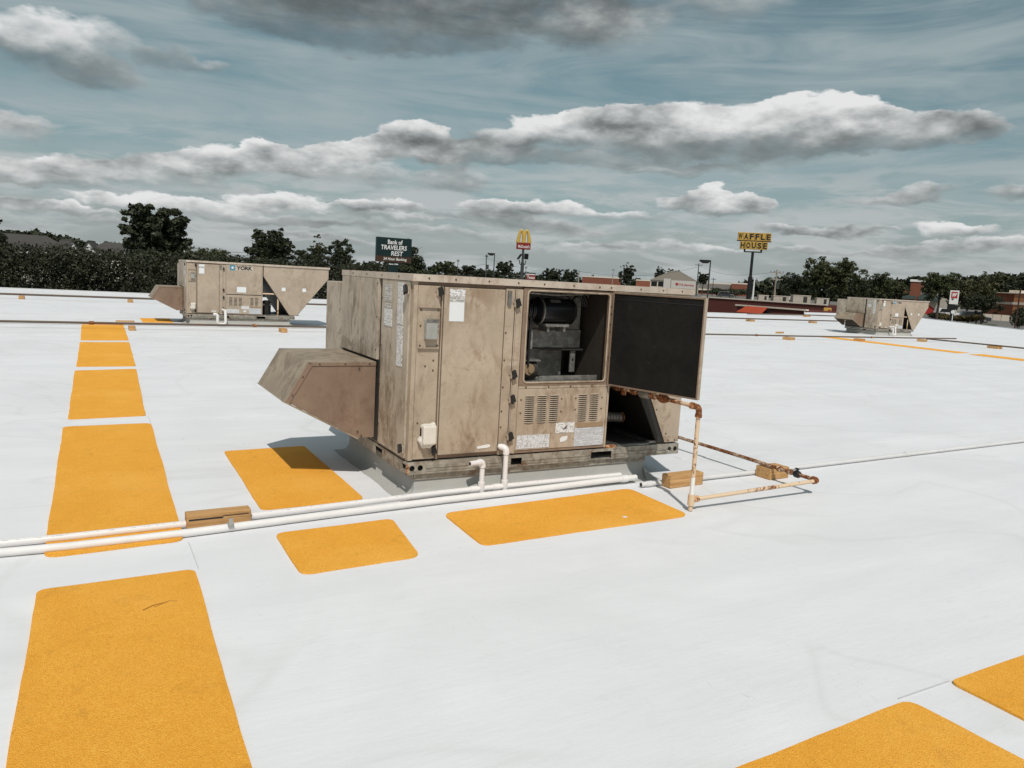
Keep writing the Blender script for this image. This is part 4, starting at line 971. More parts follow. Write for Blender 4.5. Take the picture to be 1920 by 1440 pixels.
block((-1.7, 30.25, 0), .16, .34, .10, 'timber block under the farthest line near the hedge end')
block((1.52, 30.15, 0), .16, .34, .10, 'timber block under the farthest line beside the intake hood')
block((21.4, 18.6, 0), .34, .30, .095, 'timber block under the line midway to the distant unit', .3)
block((25.0, 18.5, 0), .34, .30, .095, 'timber block on the yellow strip before the distant unit', .3)
block((29.0, 18.65, 0), .30, .30, .095, 'timber block at the corner of the two dark lines', .3)
block((29.45, 16.1, 0), .3, .40, .09, 'timber block under the thin line leaving the distant unit')
block((24.3, 21.6, 0), .55, .16, .06, 'flat timber offcut on bare roof behind the line', .4)
block((31.1, 29.7, 0), .36, .36, .10, 'timber block under the farthest line before the orange awning', .3)
block((36.2, 29.9, 0), .36, .36, .10, 'timber block under the farthest line before the maroon wall', .3)
block((45.3, 38.0, 0), .6, .3, .10, 'timber block under the short pipe by the maroon wall', .3)

# ------------------------------------------------------------------ trees
def leaves(name, mat, parent, lobes, n, size, seed, shell=.5, up=.25):
    """many small leaf faces spread through the lobes (centre, radii)"""
    rg = np.random.default_rng(seed)
    w = np.array([(a * b * c) ** (2 / 3) for _, (a, b, c) in lobes]); w /= w.sum()
    k = rg.choice(len(lobes), n, p=w)
    C = np.array([c for c, _ in lobes])[k]; R = np.array([r for _, r in lobes])[k]
    d = rg.normal(size=(n, 3)); d /= np.linalg.norm(d, axis=1)[:, None]
    rr = (1 - shell * rg.random(n) ** 1.6)[:, None]
    P = C + d * R * rr
    nr = d * 1.0 + rg.normal(size=(n, 3)) * .75; nr[:, 2] += up; nr /= np.linalg.norm(nr, axis=1)[:, None]
    t = np.cross(nr, rg.normal(size=(n, 3))); t /= np.linalg.norm(t, axis=1)[:, None]
    b = np.cross(nr, t); s = (size * rg.uniform(.55, 1.35, n))[:, None]
    V = np.empty((n, 4, 3)); V[:, 0] = P - t * s; V[:, 1] = P - b * s * .5 + t * s * .1 + nr * s * .12; V[:, 2] = P + t * s; V[:, 3] = P + b * s * .5 + t * s * .1 + nr * s * .12
    me = bpy.data.meshes.new(name); me.vertices.add(n * 4); me.vertices.foreach_set('co', V.reshape(-1))
    me.loops.add(n * 4); me.loops.foreach_set('vertex_index', np.arange(n * 4, dtype=np.int32))
    me.polygons.add(n); me.polygons.foreach_set('loop_start', np.arange(0, n * 4, 4, dtype=np.int32))
    me.update(calc_edges=True); me.validate(); me.materials.append(mat)
    o = bpy.data.objects.new(name, me); COL.objects.link(o); o.parent = parent
    return o
def tree(u, vtop, hw, D, label, mat='leafmid', base=None, crown=.60, n=5200, leaf=None, seed=0, shape='round', group='trees beyond the roof', lean=0.0, lob=17, gap=.0):
    p = at(u, vtop, D); zg = gz(D) if base is None else base
    Wd = hw * D / 1444.0; Ht = p.z - zg
    T = thing('tree', (p.x, p.y, zg), label, 'tree', group=group)
    rg = random.Random(seed); hc = Ht * crown
    tr = MB(); top = Ht * .86
    tr.tube([(0, 0, -.1), (rg.uniform(-.1, .1), 0, Ht * .25), (rg.uniform(-.2, .2), 0, Ht * .55), (0, 0, top)], [Ht * .030, Ht * .022, Ht * .014, .02], 8)
    for i in range(7):
        a = rg.uniform(0, 6.28); z0 = Ht * rg.uniform(1 - crown, .7); l = Wd * rg.uniform(.5, .85)
        tr.tube([(0, 0, z0), (l * .5 * math.cos(a), l * .5 * math.sin(a), z0 + l * .4), (l * math.cos(a), l * math.sin(a), z0 + l * .6)], [Ht * .010, Ht * .006, .02], 5)
    tr.build('trunk', MAT['bark'], T, True)
    lobes = []; zc = Ht - hc / 2
    if shape == 'cone':
        for i in range(lob):
            t = (i + .5) / lob; r = Wd * (1 - t) ** .8 * .95 + .05 * Wd; a = rg.uniform(0, 6.28)
            lobes.append(((r * .45 * math.cos(a), r * .45 * math.sin(a), Ht - hc + hc * t), (r * .62, r * .62, hc / lob * 1.5)))
    else:
        lobes.append(((0, 0, zc - hc * .05), (Wd * .45, Wd * .45, hc * .30)))
        bumps = [(rg.uniform(0, 6.28), math.asin(rg.uniform(-.6, 1)), rg.uniform(.72, 1.08)) for _ in range(16)]
        for i in range(lob * 9):
            a = rg.uniform(0, 6.28); se = rg.uniform(-.95, 1); e = math.asin(se); q = rg.uniform(.12, 1.0) ** .75
            for (ba, be, bq) in bumps:                      # heavier and thinner limbs
                if abs((a - ba + 3.14) % 6.28 - 3.14) < .55 and abs(e - be) < .5: q *= bq
            bx = Wd * q * math.cos(e) ** .7 * math.cos(a); by = Wd * q * math.cos(e) ** .7 * math.sin(a); bz = hc * .5 * q * se
            if shape == 'spread': bz *= .8
            s = rg.uniform(.05, .13)
            lobes.append(((bx, by, zc + bz), (Wd * s * 1.3, Wd * s * 1.3, Wd * s * .8)))
    leaves('crown', MAT[mat], T, lobes, int(n * 1.5), (leaf * .72) if leaf else max(.13, Wd * .046, D * .0011), seed + 50, .75)
    return T
tree(290, 376, 60, 62, 'tall full tree standing alone above the hedge', 'leafdark', crown=.62, n=11000, leaf=.23, seed=1, lob=26)
tree(-8, 408, 20, 80, 'dark branch tips of a tree cut by the edge of the view', 'leafdark', n=2500, seed=2)
tree(508, 425, 50, 92, 'broad dark tree with a bushy top behind the YORK unit', 'leafdark', n=7000, seed=3, lob=22, leaf=.27)
tree(582, 462, 32, 100, 'lower dark tree between two taller ones behind the YORK unit', 'leafdark', n=4500, seed=4)
tree(597, 441, 16, 110, 'slender pale tree top poking above its darker neighbours', 'leafolive', n=2000, seed=5)
tree(640, 449, 37, 98, 'rounded dark tree just beside the corner of the open unit', 'leafdark', n=5500, seed=6, lob=20)
tree(385, 465, 45, 190, 'far low tree past the tall lone tree, under the power lines', 'leafmid', n=3500, seed=7)
tree(340, 468, 30, 185, 'far low tree touching the flank of the tall lone tree', 'leafmid', n=2500, seed=8)
tree(428, 480, 26, 200, 'far small tree over the top of the YORK unit', 'leafmid', n=2200, seed=9)
tree(768, 452, 46, 165, 'dark pointed tree right behind the bank sign', 'leafdark', n=6000, seed=10, shape='cone', crown=.85, lob=14)
tree(735, 470, 26, 170, 'dark tree filling the gap under the bank sign', 'leafdark', n=3000, seed=11)
tree(835, 489, 25, 210, 'small olive tree next to the thin lamp pole', 'leafmid', n=3200, seed=12)
tree(877, 494, 16, 215, 'small dark round tree between the thin poles', 'leafdark', n=2600, seed=13)
tree(905, 505, 22, 240, 'low far tree under the twin lamp poles', 'leafdark', n=2400, seed=14)
tree(948, 488, 21, 200, 'dark tree with a forked top beside the arches sign', 'leafdark', n=3200, seed=15, lob=12)
tree(1036, 503, 20, 220, 'round dark tree beside the small red sign', 'leafdark', n=2800, seed=16)
tree(1068, 504, 17, 222, 'dark tree standing against the plain wooden pole', 'leafdark', n=2600, seed=17)
tree(1178, 491, 17, 250, 'compact dark pine before the long brick shops', 'leafdark', n=3000, seed=18, crown=.9)
tree(1239, 500, 11, 345, 'small pointed tree behind the pharmacy roof', 'leafdark', n=1600, seed=19)
tree(1266, 503, 16, 350, 'rounded tree peeping over the pharmacy ridge', 'leafdark', n=1800, seed=20)
tree(1320, 510, 13, 300, 'small dark tree at the crossarm pole by the pharmacy', 'leafdark', n=1600, seed=21)
tree(1562, 483, 56, 135, 'large full tree rising behind the two rooftop boxes', 'leafmid', n=9000, seed=22, lob=26, leaf=.30)
tree(1500, 510, 36, 150, 'dark tree shouldering the large full tree', 'leafdark', n=4500, seed=23)
tree(1612, 520, 24, 150, 'tree filling in behind the distant unit', 'leafdark', n=3000, seed=24)
tree(1658, 511, 34, 158, 'leafy tree directly above the distant unit', 'leafmid', n=4500, seed=25)
tree(1688, 523, 17, 165, 'tree beside the brick tower', 'leafmid', n=3000, seed=26)
tree(1768, 505, 36, 140, 'tall tree behind the white and red shop sign', 'leafmid', n=6500, seed=27, lob=24, base=-1.6)
tree(1822, 520, 48, 150, 'wide tree spreading over the parked dark car', 'leafolive', n=6500, seed=28, lob=24, shape='spread', crown=.75)
tree(1848, 546, 32, 128, 'small parking island tree with a bare slim trunk', 'leafdark', n=4200, seed=29, crown=.66, base=-1.35)
tree(1866, 506, 26, 230, 'far tree crown above the orange brick building', 'leafmid', n=3000, seed=30)
tree(1908, 516, 30, 230, 'far dark tree at the edge over the orange building', 'leafdark', n=3000, seed=31)
tree(1340, 560, 16, 130, 'bushy tree just past the corner of the open door', 'leafdark', n=2600, seed=33, crown=.95, base=-2.2)
def bush(u, v, hw, hh, D, label, mat='leafdark', n=1800, seed=0, leaf=.14):
    p = at(u, v, D); r = hw * D / 1444; h = hh * D / 1444
    B = thing('shrub', (p.x, p.y, gz(D)), label, 'shrub', group='shrubs round the parking'); rg = random.Random(seed)
    lo = [((rg.uniform(-.6, .6) * r, rg.uniform(-.4, .4) * r, p.z - gz(D) + rg.uniform(-.4, .4) * h), (r * .5, r * .5, h * .6)) for _ in range(9)]
    leaves('foliage', MAT[mat], B, lo, n, leaf, seed, .6)
    st = MB()
    for i in range(4): st.tube([(rg.uniform(-.2, .2) * r, 0, -.1), (rg.uniform(-.5, .5) * r, 0, max(.3, p.z - gz(D)))], .05, 5)
    st.build('stem', MAT['bark'], B)
    return B
bush(1912, 592, 15, 18, 95, 'dark shrub at the foot of the slanting dark pole', 'leafdark', 2600, 41, .12)
bush(1755, 592, 16, 7, 150, 'clipped dark shrub just beyond the distant unit', 'leafdark', 2000, 42)
for i, (u, v) in enumerate(((1776, 594), (1796, 596), (1815, 597), (1832, 596))):
    bush(u, v, 13, 5, 132, ['yellowing shrub at the foot of the round road sign', 'yellowing shrub next to the round road sign', 'third yellowing shrub of the low parking row', 'last yellowing shrub before the mulch island'][i], 'leafyellow', 1300, 43 + i)
bush(1380, 548, 34, 7, 255, 'long clipped shrub row before the far shops', 'leafdark', 2200, 48, .3)
bush(1345, 546, 22, 6, 250, 'clipped shrub under the near lamp post', 'leafdark', 1500, 49, .3)

def ridge(name, label, pts, D, depth, n, leaf, mat, seed):
    rg = random.Random(seed); lo = []
    for (u0, v0), (u1, v1) in zip(pts, pts[1:]):
        k = max(2, int(abs(u1 - u0) / 7))
        for i in range(k):
            t = (i + rg.random()) / k; u = u0 + (u1 - u0) * t; v = v0 + (v1 - v0) * t + rg.uniform(-2.5, 5)
            p = at(u, v, D + rg.uniform(0, depth)); r = D / 1444 * rg.uniform(6, 12)
            lo.append(((p.x, p.y, p.z - r * .8), (r, r, r * .8))); lo.append(((p.x, p.y, p.z - r * 2.4), (r * 1.3, r * 1.3, r * 1.5)))
            lo.append(((p.x, p.y, p.z - r * 4.6), (r * 1.3, r * 1.3, r * 1.6)))
    o = leaves(name, MAT[mat], None, lo, n, leaf, seed, .6); tag(o, label, 'treeline', None, 'stuff')
ridge('treeline', 'distant wooded hill behind the houses', [(-60, 425), (30, 435), (60, 432), (90, 436), (140, 447), (180, 456), (240, 458), (330, 462)], 250, 40, 14000, 1.1, 'leafdark', 60)
ridge('treeline', 'distant wooded skyline behind the amber sign pole', [(1380, 530), (1420, 523), (1450, 522), (1500, 520), (1560, 524), (1640, 524), (1720, 520), (1780, 522), (1850, 516), (1960, 512)], 330, 50, 15000, 1.3, 'leafdark', 61)
ridge('treeline', 'low distant trees along the skyline past the bank sign', [(640, 492), (740, 492), (850, 502), (1000, 512), (1100, 518), (1230, 526)], 420, 60, 9000, 1.5, 'leafdark', 62)

# tall hedge along the back of the store
def hedge():
    rg = random.Random(70); lo = []
    for u in range(-70, 700, 9):
        vt = 456 + (u) * .055 + rg.uniform(-4, 5) if u < 340 else 474 + (u - 340) * .05
        D = rg.uniform(44, 49); p = at(u, vt, D)
        z = p.z
        for k in range(9):
            r = rg.uniform(.45, .85)
            lo.append(((p.x + rg.uniform(-.3, .3), p.y + rg.uniform(-1.2, .6), z - r * .7), (r * 1.15, r, r * .8))); z -= rg.uniform(.35, .75)
    o = leaves('hedge', MAT['leafhedge'], None, lo, 120000, .085, 71, .6, .1)
    return tag(o, 'tall dense dark hedge lining the far roof edge under the houses', 'hedge')
hedge()

# ------------------------------------------------------------------ houses, shops
def facing(p): return -math.atan2(p[0], p[1])
def house(u, v, D, w, d, hwall, hroof, label, rz=0.0, wall='housewhite'):
    p = at(u, v, D)                                        # ridge top
    H = thing('house', (p.x, p.y, p.z - hroof - hwall), label, 'house', facing(p) + rz, 'houses behind the hedge')
    box('wall', MAT[wall], H, -w / 2, w / 2, -d / 2, d / 2, -4, hwall)
    o = .35
    R = MB().add([(-w / 2 - o, -d / 2 - o, hwall), (w / 2 + o, -d / 2 - o, hwall), (w / 2 + o, d / 2 + o, hwall), (-w / 2 - o, d / 2 + o, hwall), (-w / 2 + d * .30, 0, hwall + hroof), (w / 2 - d * .30, 0, hwall + hroof)],
                 [(0, 1, 5, 4), (1, 2, 5), (2, 3, 4, 5), (3, 0, 4), (3, 2, 1, 0)]).build('roof', MAT['shingle'], H)
    MB().box(-w / 2 - o, w / 2 + o, -d / 2 - o - .05, -d / 2 - o, hwall - .16, hwall + .02).build('gutter', MAT['white'], R)
    for gx in (-w * .38, w * .42):
        G = MB().add([(gx - 1.0, -d / 2 - .8, hwall - .1), (gx + 1.0, -d / 2 - .8, hwall - .1), (gx, -d / 2 - .8, hwall + 1.5), (gx - 1.0, -.5, hwall - .1), (gx + 1.0, -.5, hwall - .1), (gx, -.5, hwall + 1.5)], [(0, 1, 2), (3, 5, 4), (0, 2, 5, 3), (1, 4, 5, 2), (0, 3, 4, 1)]).build('gable', MAT['white'], H)
        for s in (-1, 1):
            MB().obox((gx + s * .53, -d / 4 - .7, hwall + .75), (.58, 0, -s * .87), (0, d / 4 + .3, 0), (s * .03, 0, .04)).build('gable_roof', MAT['shingle'], G)
    return H
house(38, 439, 105, 9.5, 7, 2.4, 1.9, 'grey roofed house above the hedge near the view edge', .25)
house(214, 455, 120, 6.0, 6, 2.2, 1.6, 'grey roofed house beside the tall lone tree', -.2)
# pharmacy with hip roof
p = at(1262, 527, 300); k = 300 / 1444
PH = thing('pharmacy', (p.x, p.y, gz(300)), 'white fronted pharmacy with a hipped brown roof and red lettering', 'building', facing(p) - .12)
zt = p.z - gz(300)
hwid = 41 * k
box('wall', MAT['cream'], PH, -hwid, hwid, 0, 12, 0, zt)
MB().add([(-hwid - .3, -.4, zt), (hwid + .3, -.4, zt), (hwid + .3, 12.4, zt), (-hwid - .3, 12.4, zt), (-1.5, 6, zt + 4.0), (1.5, 6, zt + 4.0)], [(0, 1, 5, 4), (1, 2, 5), (2, 3, 4, 5), (3, 0, 4), (3, 2, 1, 0)]).build('roof', MAT['hiproof'], PH)
box('sign_board', MAT['greywhite'], PH, -.6, hwid, -.5, -.01, zt - 2.6, zt + .3)
text('sign_letters', '♥CVS pharmacy', MAT['signred'], PH, (hwid * .53, -.52, zt - 1.2), 1.25, hwid * .82, .03, .02)
box('small_sign', MAT['greywhite'], PH, -hwid * .40, -.8, -.7, -.01, zt - 3.6, zt + .8)
for i in range(2): box('window', MAT['glass'], PH, .2 + i * hwid * .49, .2 + i * hwid * .49 + hwid * .42, -.06, -.01, .3, zt - 2.9)
for i in range(2): box('window', MAT['glass'], PH, -hwid + .4 + i * 2.6, -hwid + 2.6 + i * 2.6, -.06, -.01, zt - 2.3, zt - .5)
for i in range(2): box('window', MAT['glass'], PH, -hwid + .4 + i * 2.6, -hwid + 2.6 + i * 2.6, -.06, -.01, .3, zt - 3.4)
def shops(u0, u1, vtop, vbase, D, label, wall, bandmat=None, parapet=None, rz=0.0, windows=0, d=12, name='shop_row'):
    a = at(u0, vtop, D); b = at(u1, vtop + (u1 - u0) * .0562, D); c = (a + b) / 2; w = (b - a).length
    B = thing(name, (c.x, c.y, gz(D)), label, 'building', math.atan2((b - a).y, (b - a).x) + rz, 'shops round the parking')
    H = c.z - gz(D)
    box('wall', MAT[wall], B, -w / 2, w / 2, 0, d, 0, H)
    box('coping', MAT['cream'], B, -w / 2 - .1, w / 2 + .1, -.15, -.01, H - .45, H + .08)
    if bandmat: box('roof_band', MAT[bandmat], B, -w / 2, w / 2, -.7, -.16, H - 2.6, H - .5); box('fascia', MAT['cream'], B, -w / 2, w / 2, -.8, -.17, H - 3.3, H - 2.65)
    for i in range(windows):
        x0 = -w / 2 + w * (i + .2) / windows; wn = box('window', MAT['glass'], B, x0, x0 + w * .6 / windows, -.05, -.01, .6, max(1.2, H - 3.6)); 
    return B, w, H
shops(1302, 1375, 528, 555, 330, 'long brick shop row with a grey roof band past the pharmacy', 'redbrick', 'greyband', windows=5)
shops(1372, 1402, 530, 558, 325, 'plain red brick block at the end of the grey banded shops', 'redbrick')
shops(1092, 1165, 517, 530, 340, 'long low brick shops over the middle of the open unit', 'redbrick', windows=6)
shops(1193, 1222, 524, 540, 335, 'small pale fronted shop next to the pharmacy', 'darkbrick')
# maroon brick neighbour
def wallblock(u0, v0, u1, v1, D0, D1, depth, label, mat, capmat, name):
    a = at(u0, v0, D0); b = at(u1, v1, D1); zt = (a.z + b.z) / 2
    B = thing(name, (a.x, a.y, 0), label, 'building', math.atan2(b.y - a.y, b.x - a.x), 'maroon buildings next to the roof')
    w = math.hypot(b.x - a.x, b.y - a.y)
    box('wall', MAT[mat], B, 0, w, 0, depth, -4, zt); box('coping', MAT[capmat], B, -.15, w + .15, -.12, .3, zt + .002, zt + .13)
    return B, w, zt
B1, w1, z1 = wallblock(1382, 573.5, 1510, 582.5, 78, 74, 6, 'long maroon brick building with the orange awning', 'maroon', 'cream', 'brick_building')
B2, w2, z2 = wallblock(1318, 556.5, 1546, 574, 104, 95, 10, 'farther maroon brick building with pale rooftop boxes', 'maroon', 'cream', 'brick_building')
AW = at(1417, 578, 75.5)
A = thing('awning', (AW.x, AW.y, AW.z), 'bright orange sloping awning on the maroon building', 'awning', B1.rotation_euler.z)
MB().add([(-1.05, 0, .15), (1.25, 0, .15), (1.25, -.9, -.42), (-1.45, -.9, -.42), (-1.05, 0, .10), (1.25, 0, .10), (1.25, -.9, -.48), (-1.45, -.9, -.48)], [(0, 1, 2, 3), (7, 6, 5, 4), (0, 3, 7, 4), (1, 5, 6, 2), (3, 2, 6, 7), (0, 4, 5, 1)]).build('canvas', MAT['orange'], A)
MB().box(-1.4, 1.2, .1, .5, -.95, -.1).build('shop_window', MAT['glass'], A)
for xx in (-1.38, 1.2): MB().tube([(xx, -.85, -.46), (xx, -.85, -2.8)], .03, 6).build('post', MAT['polegrey'], A)
def rbox(u0, u1, v0, v1, D, label):
    a = at(u0, v1, D); b = at(u1, v0, D); w = math.hypot(b.x - a.x, b.y - a.y); p = (a + b) / 2; h = max(.3, b.z - a.z + .2)
    R = thing('rooftop_box', (p.x, p.y, a.z - .1), label, 'rooftop unit', facing(p) + .25, 'pale boxes on the maroon building')
    box('casing', MAT['stone'], R, -w / 2, w / 2, -w * .35, w * .35, 0, h, .02); box('side_grille', MAT['void'], R, w * .08, w * .30, -w * .36, -w * .352, h * .2, h * .9); box('lid', MAT['cream'], R, -w / 2 - .03, w / 2 + .03, -w * .37, w * .37, h + .001, h + .06)
rbox(1483, 1518, 557, 567, 99, 'larger pale rooftop box on the maroon building'); rbox(1528, 1553, 562, 571, 98, 'smaller pale rooftop box next to the distant unit'); rbox(1420, 1440, 556, 562, 101, 'low pale box by the amber sign pole'); rbox(1447, 1478, 558, 563.5, 101, 'long low pale box between the amber sign pole and the larger box')
MB_y = at(1552, 578, 92); YB = thing('gas_meter_box', (MB_y.x, MB_y.y, MB_y.z - .5), 'small orange yellow box at the end of the maroon parapet', 'box', facing(MB_y))
box('casing', MAT['wfyellow'], YB, -.4, .4, -.3, .3, -.2, .55, .03); box('opening', MAT['redpaint'], YB, .05, .32, -.31, -.302, .0, .35)
# restaurant with brick tower
p = at(1745, 546, 235); RT = thing('restaurant', (p.x, p.y, gz(235)), 'pale stone restaurant with a red brick tower and dark awnings', 'building', facing(p) - .1); H = p.z - gz(235); k = 235 / 1444
box('wall', MAT['stone'], RT, -18 * k, 40 * k, 0, 12, 0, H)
TW = box('tower', MAT['redbrick'], RT, -30 * k, -14 * k, -.6, 5, 0, H + 2.3); box('cap', MAT['white'], TW, -30 * k - .2, -14 * k + .2, -.8, 5.2, H + 2.301, H + 2.9)
box('wing', MAT['darkbrick'], RT, -40 * k, -30 * k - .01, .5, 9, 0, H + .4)
for x0, x1 in ((-17 * k, 16 * k), (-40 * k, -20 * k)): MB().prism([(-.05, H - 1.0), (-1.7, H - 2.3), (-1.7, H - 2.45), (-.05, H - 1.2)], x0, x1, 'x').build('awning', MAT['awning'], RT)
box('sign_letters', MAT['ink'], RT, -12 * k, 10 * k, -.2, -.01, H - .75, H - .3)
# orange brick building
p = at(1905, 551, 190); OB = thing('brick_building', (p.x, p.y, gz(190)), 'orange brick building with a cream stripe behind the island tree', 'building', facing(p) - .55); H = p.z - gz(190); k = 190 / 1444
box('wall', MAT['orangebrick'], OB, -2 * k, 70 * k, 0, 14, -.3, H); box('side_bay', MAT['darkbrick'], OB, -56 * k, -2 * k - .02, 1.5, 14, -.3, H + .05)
box('stripe', MAT['cream'], OB, -2 * k - .1, 70 * k, -.12, -.01, H - 2.2, H - 1.7); box('stripe', MAT['cream'], OB, -56 * k, -2 * k - .12, 1.35, 1.49, H - 2.2, H - 1.7); box('coping', MAT['cream'], OB, -56 * k, 70 * k, -.2, 14, H + .06, H + .2)
for xx in (-30 * k, -20 * k): box('roof_box', MAT['cream'], OB, xx, xx + 1.2, 4, 6, H + .201, H + .8)
for i in range(9):                                      # pale board fence in front
    a = at(1815 + i * 11, 595.5 + i * .9, 165); 
    if i == 0: FE = thing('board_fence', (a.x, a.y, gz(165)), 'pale board fence in front of the orange brick building', 'fence', facing(a) - .15)
    box('board', MAT['cream'], FE, i * 1.3, i * 1.3 + 1.22, -.04, .04, -.2, 1.05)
p = at(1733, 577, 178); RS = thing('red_shed', (p.x, p.y, gz(178)), 'small red gabled shed past the end of the distant unit', 'shed', facing(p)); 
MB().prism([(-1.6, 0), (1.9, 0), (1.9, 1.1), (.6, 2.0), (-1.6, 2.0)], 0, 3).build('wall', MAT['redpaint'], RS); MB().prism([(-1.7, 2.02), (.62, 2.02), (2.05, 1.02), (2.05, 1.12), (.65, 2.14), (-1.7, 2.14)], -.2, 3.2).build('roof', MAT['darkbrick'], RS)
# mulch island and kerbs
p = at(1858, 602, 122); n = 28
struct(MB().prism([(p.x + 7.5 * math.cos(2 * math.pi * i / n), p.y + 4.2 * math.sin(2 * math.pi * i / n)) for i in range(n)], gz(122) - .3, gz(122) + .16, 'z').build('island', MAT['mulch']))
p = at(1790, 597, 135)
struct(MB().prism([(p.x + 9 * math.cos(2 * math.pi * i / n), p.y + 4.0 * math.sin(2 * math.pi * i / n)) for i in range(n)], gz(135) - .3, gz(135) + .14, 'z').build('verge', MAT['grass']))

# ------------------------------------------------------------------ signs and poles
def base_of(u, v, D): p = at(u, v, D); return Vector((p.x, p.y, gz(D)))
# bank sign
D = 140; k = D / 1444; p = at(738, 469, D); z0 = gz(D)
BS = thing('bank_sign', (p.x, p.y, z0), 'dark green bank sign board on a thick post', 'sign', facing(p) + .30); zc = p.z - z0; hw, hh = 33 * k, 22 * k
BOARD = box('sign_board', MAT['signgreen'], BS, -hw, hw, -.35, .35, zc - hh + 1.05, zc + hh); box('lower_band', MAT['signbrown'], BS, -hw, hw, -.36, .36, zc - hh, zc - hh + 1.04)
for s, w_, sz, x_, z_, sh in (('Bank of', 2.7, .78, .15, zc + hh - .75, 0), ('TRAVELERS', 4.7, .80, -.05, zc + hh - 1.72, .12), ('REST', 2.2, .80, .55, zc + hh - 2.72, .12)):
    text('sign_letters', s, MAT['white'], BOARD, (x_, -.37, z_), sz, w_, .02, .014, sh)
text('sign_letters', '24 Hour Banking', MAT['white'], BS, (.2, -.385, zc - hh + .5), .62, 4.3, .02, .008, .15)
box('lower_board', MAT['signgreen'], BS, -1.1, 1.1, -.25, .25, zc - hh - .62, zc - hh - .02); text('sign_letters', 'Since 1946', MAT['white'], BS, (0, -.27, zc - hh - .32), .26, 1.7, .02, .01)
box('post', MAT['signgreen'], BS, -.85, .85, -.22, .22, 0, zc - hh - .625)
# arches sign
D = 230; k = D / 1444; p = at(981.5, 461, D); z0 = gz(D)
MS = thing('restaurant_sign', (p.x, p.y, z0), 'tall sign with yellow arches over a red name box', 'sign', facing(p) + .12); zc = p.z - z0
box('name_box', MAT['redsign'], MS, -13 * k, 13 * k, -.5, .5, zc - 6.5 * k, zc + 6 * k, .08)
text('sign_letters', "McDonald's", MAT['white'], MS, (.1, -.53, zc - .2), .85, 21 * k, .03, .01)
ar = MB()
for s in (-1, 1):
    cx = s * 5.0 * k; pts = []; rs = []
    for i in range(17):
        t = i / 16 * 2 - 1; pts.append((cx + t * 5.6 * k, 0, zc + 5.5 * k + 22.5 * k * (1 - abs(t) ** 2.3))); rs.append(.34 + .28 * abs(t) ** 2)
    ar.tube(pts, rs, 8)
ar.build('golden_arch', MAT['arch'], MS, True)
MB().tube([(0, 0, 0), (0, 0, zc - 30 * k), (0, 0, zc - 30 * k), (0, 0, zc - 6.5 * k)], [.55, .5, .34, .34], 12).build('post', MAT['polegrey'], MS, True)
for s, zz in ((-1, -20), (1, -19)):
    q = MB().tube(fillet([(0, 0, zc - 36 * k), (s * 5 * k, 0, zc - 34 * k), (s * 6 * k, 0, zc - 26 * k)], .4), .14, 6).build('lamp_bracket', MAT['polegrey'], MS)
    MB().obox((s * 6.3 * k, -.2, zc + zz * k), (s * .25 if s < 0 else .6, .2, .0), (0, .5, .1), (-s * .45 if s < 0 else 0, -.2, .75)).build('floodlight', MAT['pole'], q)
# small red sign
D = 215; k = D / 1444; p = at(995.5, 518, D); z0 = gz(D)
TS = thing('roadside_sign', (p.x, p.y, z0), 'small red roadside sign with white lettering near the arches sign', 'sign', facing(p)); zc = p.z - z0
box('sign_box', MAT['redsign'], TS, -8.5 * k, 8.5 * k, -.3, .3, zc - 6 * k, zc + 2.5 * k); box('top_panel', MAT['white'], TS, -8 * k, 7 * k, -.28, .28, zc + 2.6 * k, zc + 4.6 * k); box('cap', MAT['polegrey'], TS, -8.5 * k, 8.5 * k, -.35, .35, zc + 4.7 * k, zc + 6.6 * k)
text('sign_letters', 'Texas', MAT['white'], TS, (0, -.32, zc - 2 * k), .85, 14 * k, .02, .012)
for s in (-1, 1): MB().box(s * .9 - .1, s * .9 + .1, -.1, .1, 0, zc - 6 * k).build('post', MAT['polegrey'], TS)
# waffle sign
D = 150; k = D / 1444; p = at(1413.5, 452.5, D); z0 = gz(D)
WS = thing('restaurant_sign', (p.x, p.y, z0), 'tall sign of yellow letter boxes reading WAFFLE HOUSE on a black pole', 'sign', facing(p) + .10); zc = p.z - z0; cw = 9.5 * k
for row, word, x0, zlo, zhi in ((0, 'WAFFLE', -2.98, 1.0, 14.8), (1, 'HOUSE', -2.46, -14.2, -.6)):
    for i, ch in enumerate(word):
        xa = (x0 + i) * cw; T_ = box('letter_box', MAT['wfyellow'], WS, xa + .03, xa + cw - .03, -.30, .30, zc + zlo * k, zc + zhi * k, .03)
        text('letter', ch, MAT['letter'], T_, (xa + cw / 2, -.315, zc + (zlo + zhi) / 2 * k), 10.4 * k, 6.8 * k, .01, .045)
box('rail', MAT['pole'], WS, -3.05 * cw, 3.1 * cw, -.28, .28, zc - .4 * k, zc + .8 * k)
box('cross_beam', MAT['pole'], WS, -1.62 * cw, 1.62 * cw, -.2, .2, zc - 19.5 * k, zc - 17.5 * k)
for s in (-1, 1): box('upright', MAT['pole'], WS, s * 1.5 * cw - .14, s * 1.5 * cw + .14, .302, .50, zc - 17.5 * k, zc + 8 * k); box('upright_foot', MAT['pole'], WS, s * 1.5 * cw - .14, s * 1.5 * cw + .14, -.1, .3, zc - 17.45 * k, zc - 14.3 * k)
MB().tube([(0, 0, 0), (0, 0, zc - 62 * k), (0, 0, zc - 61.9 * k), (0, 0, zc - 19.5 * k)], [.42, .40, .26, .24], 14).build('post', MAT['pole'], WS, True)
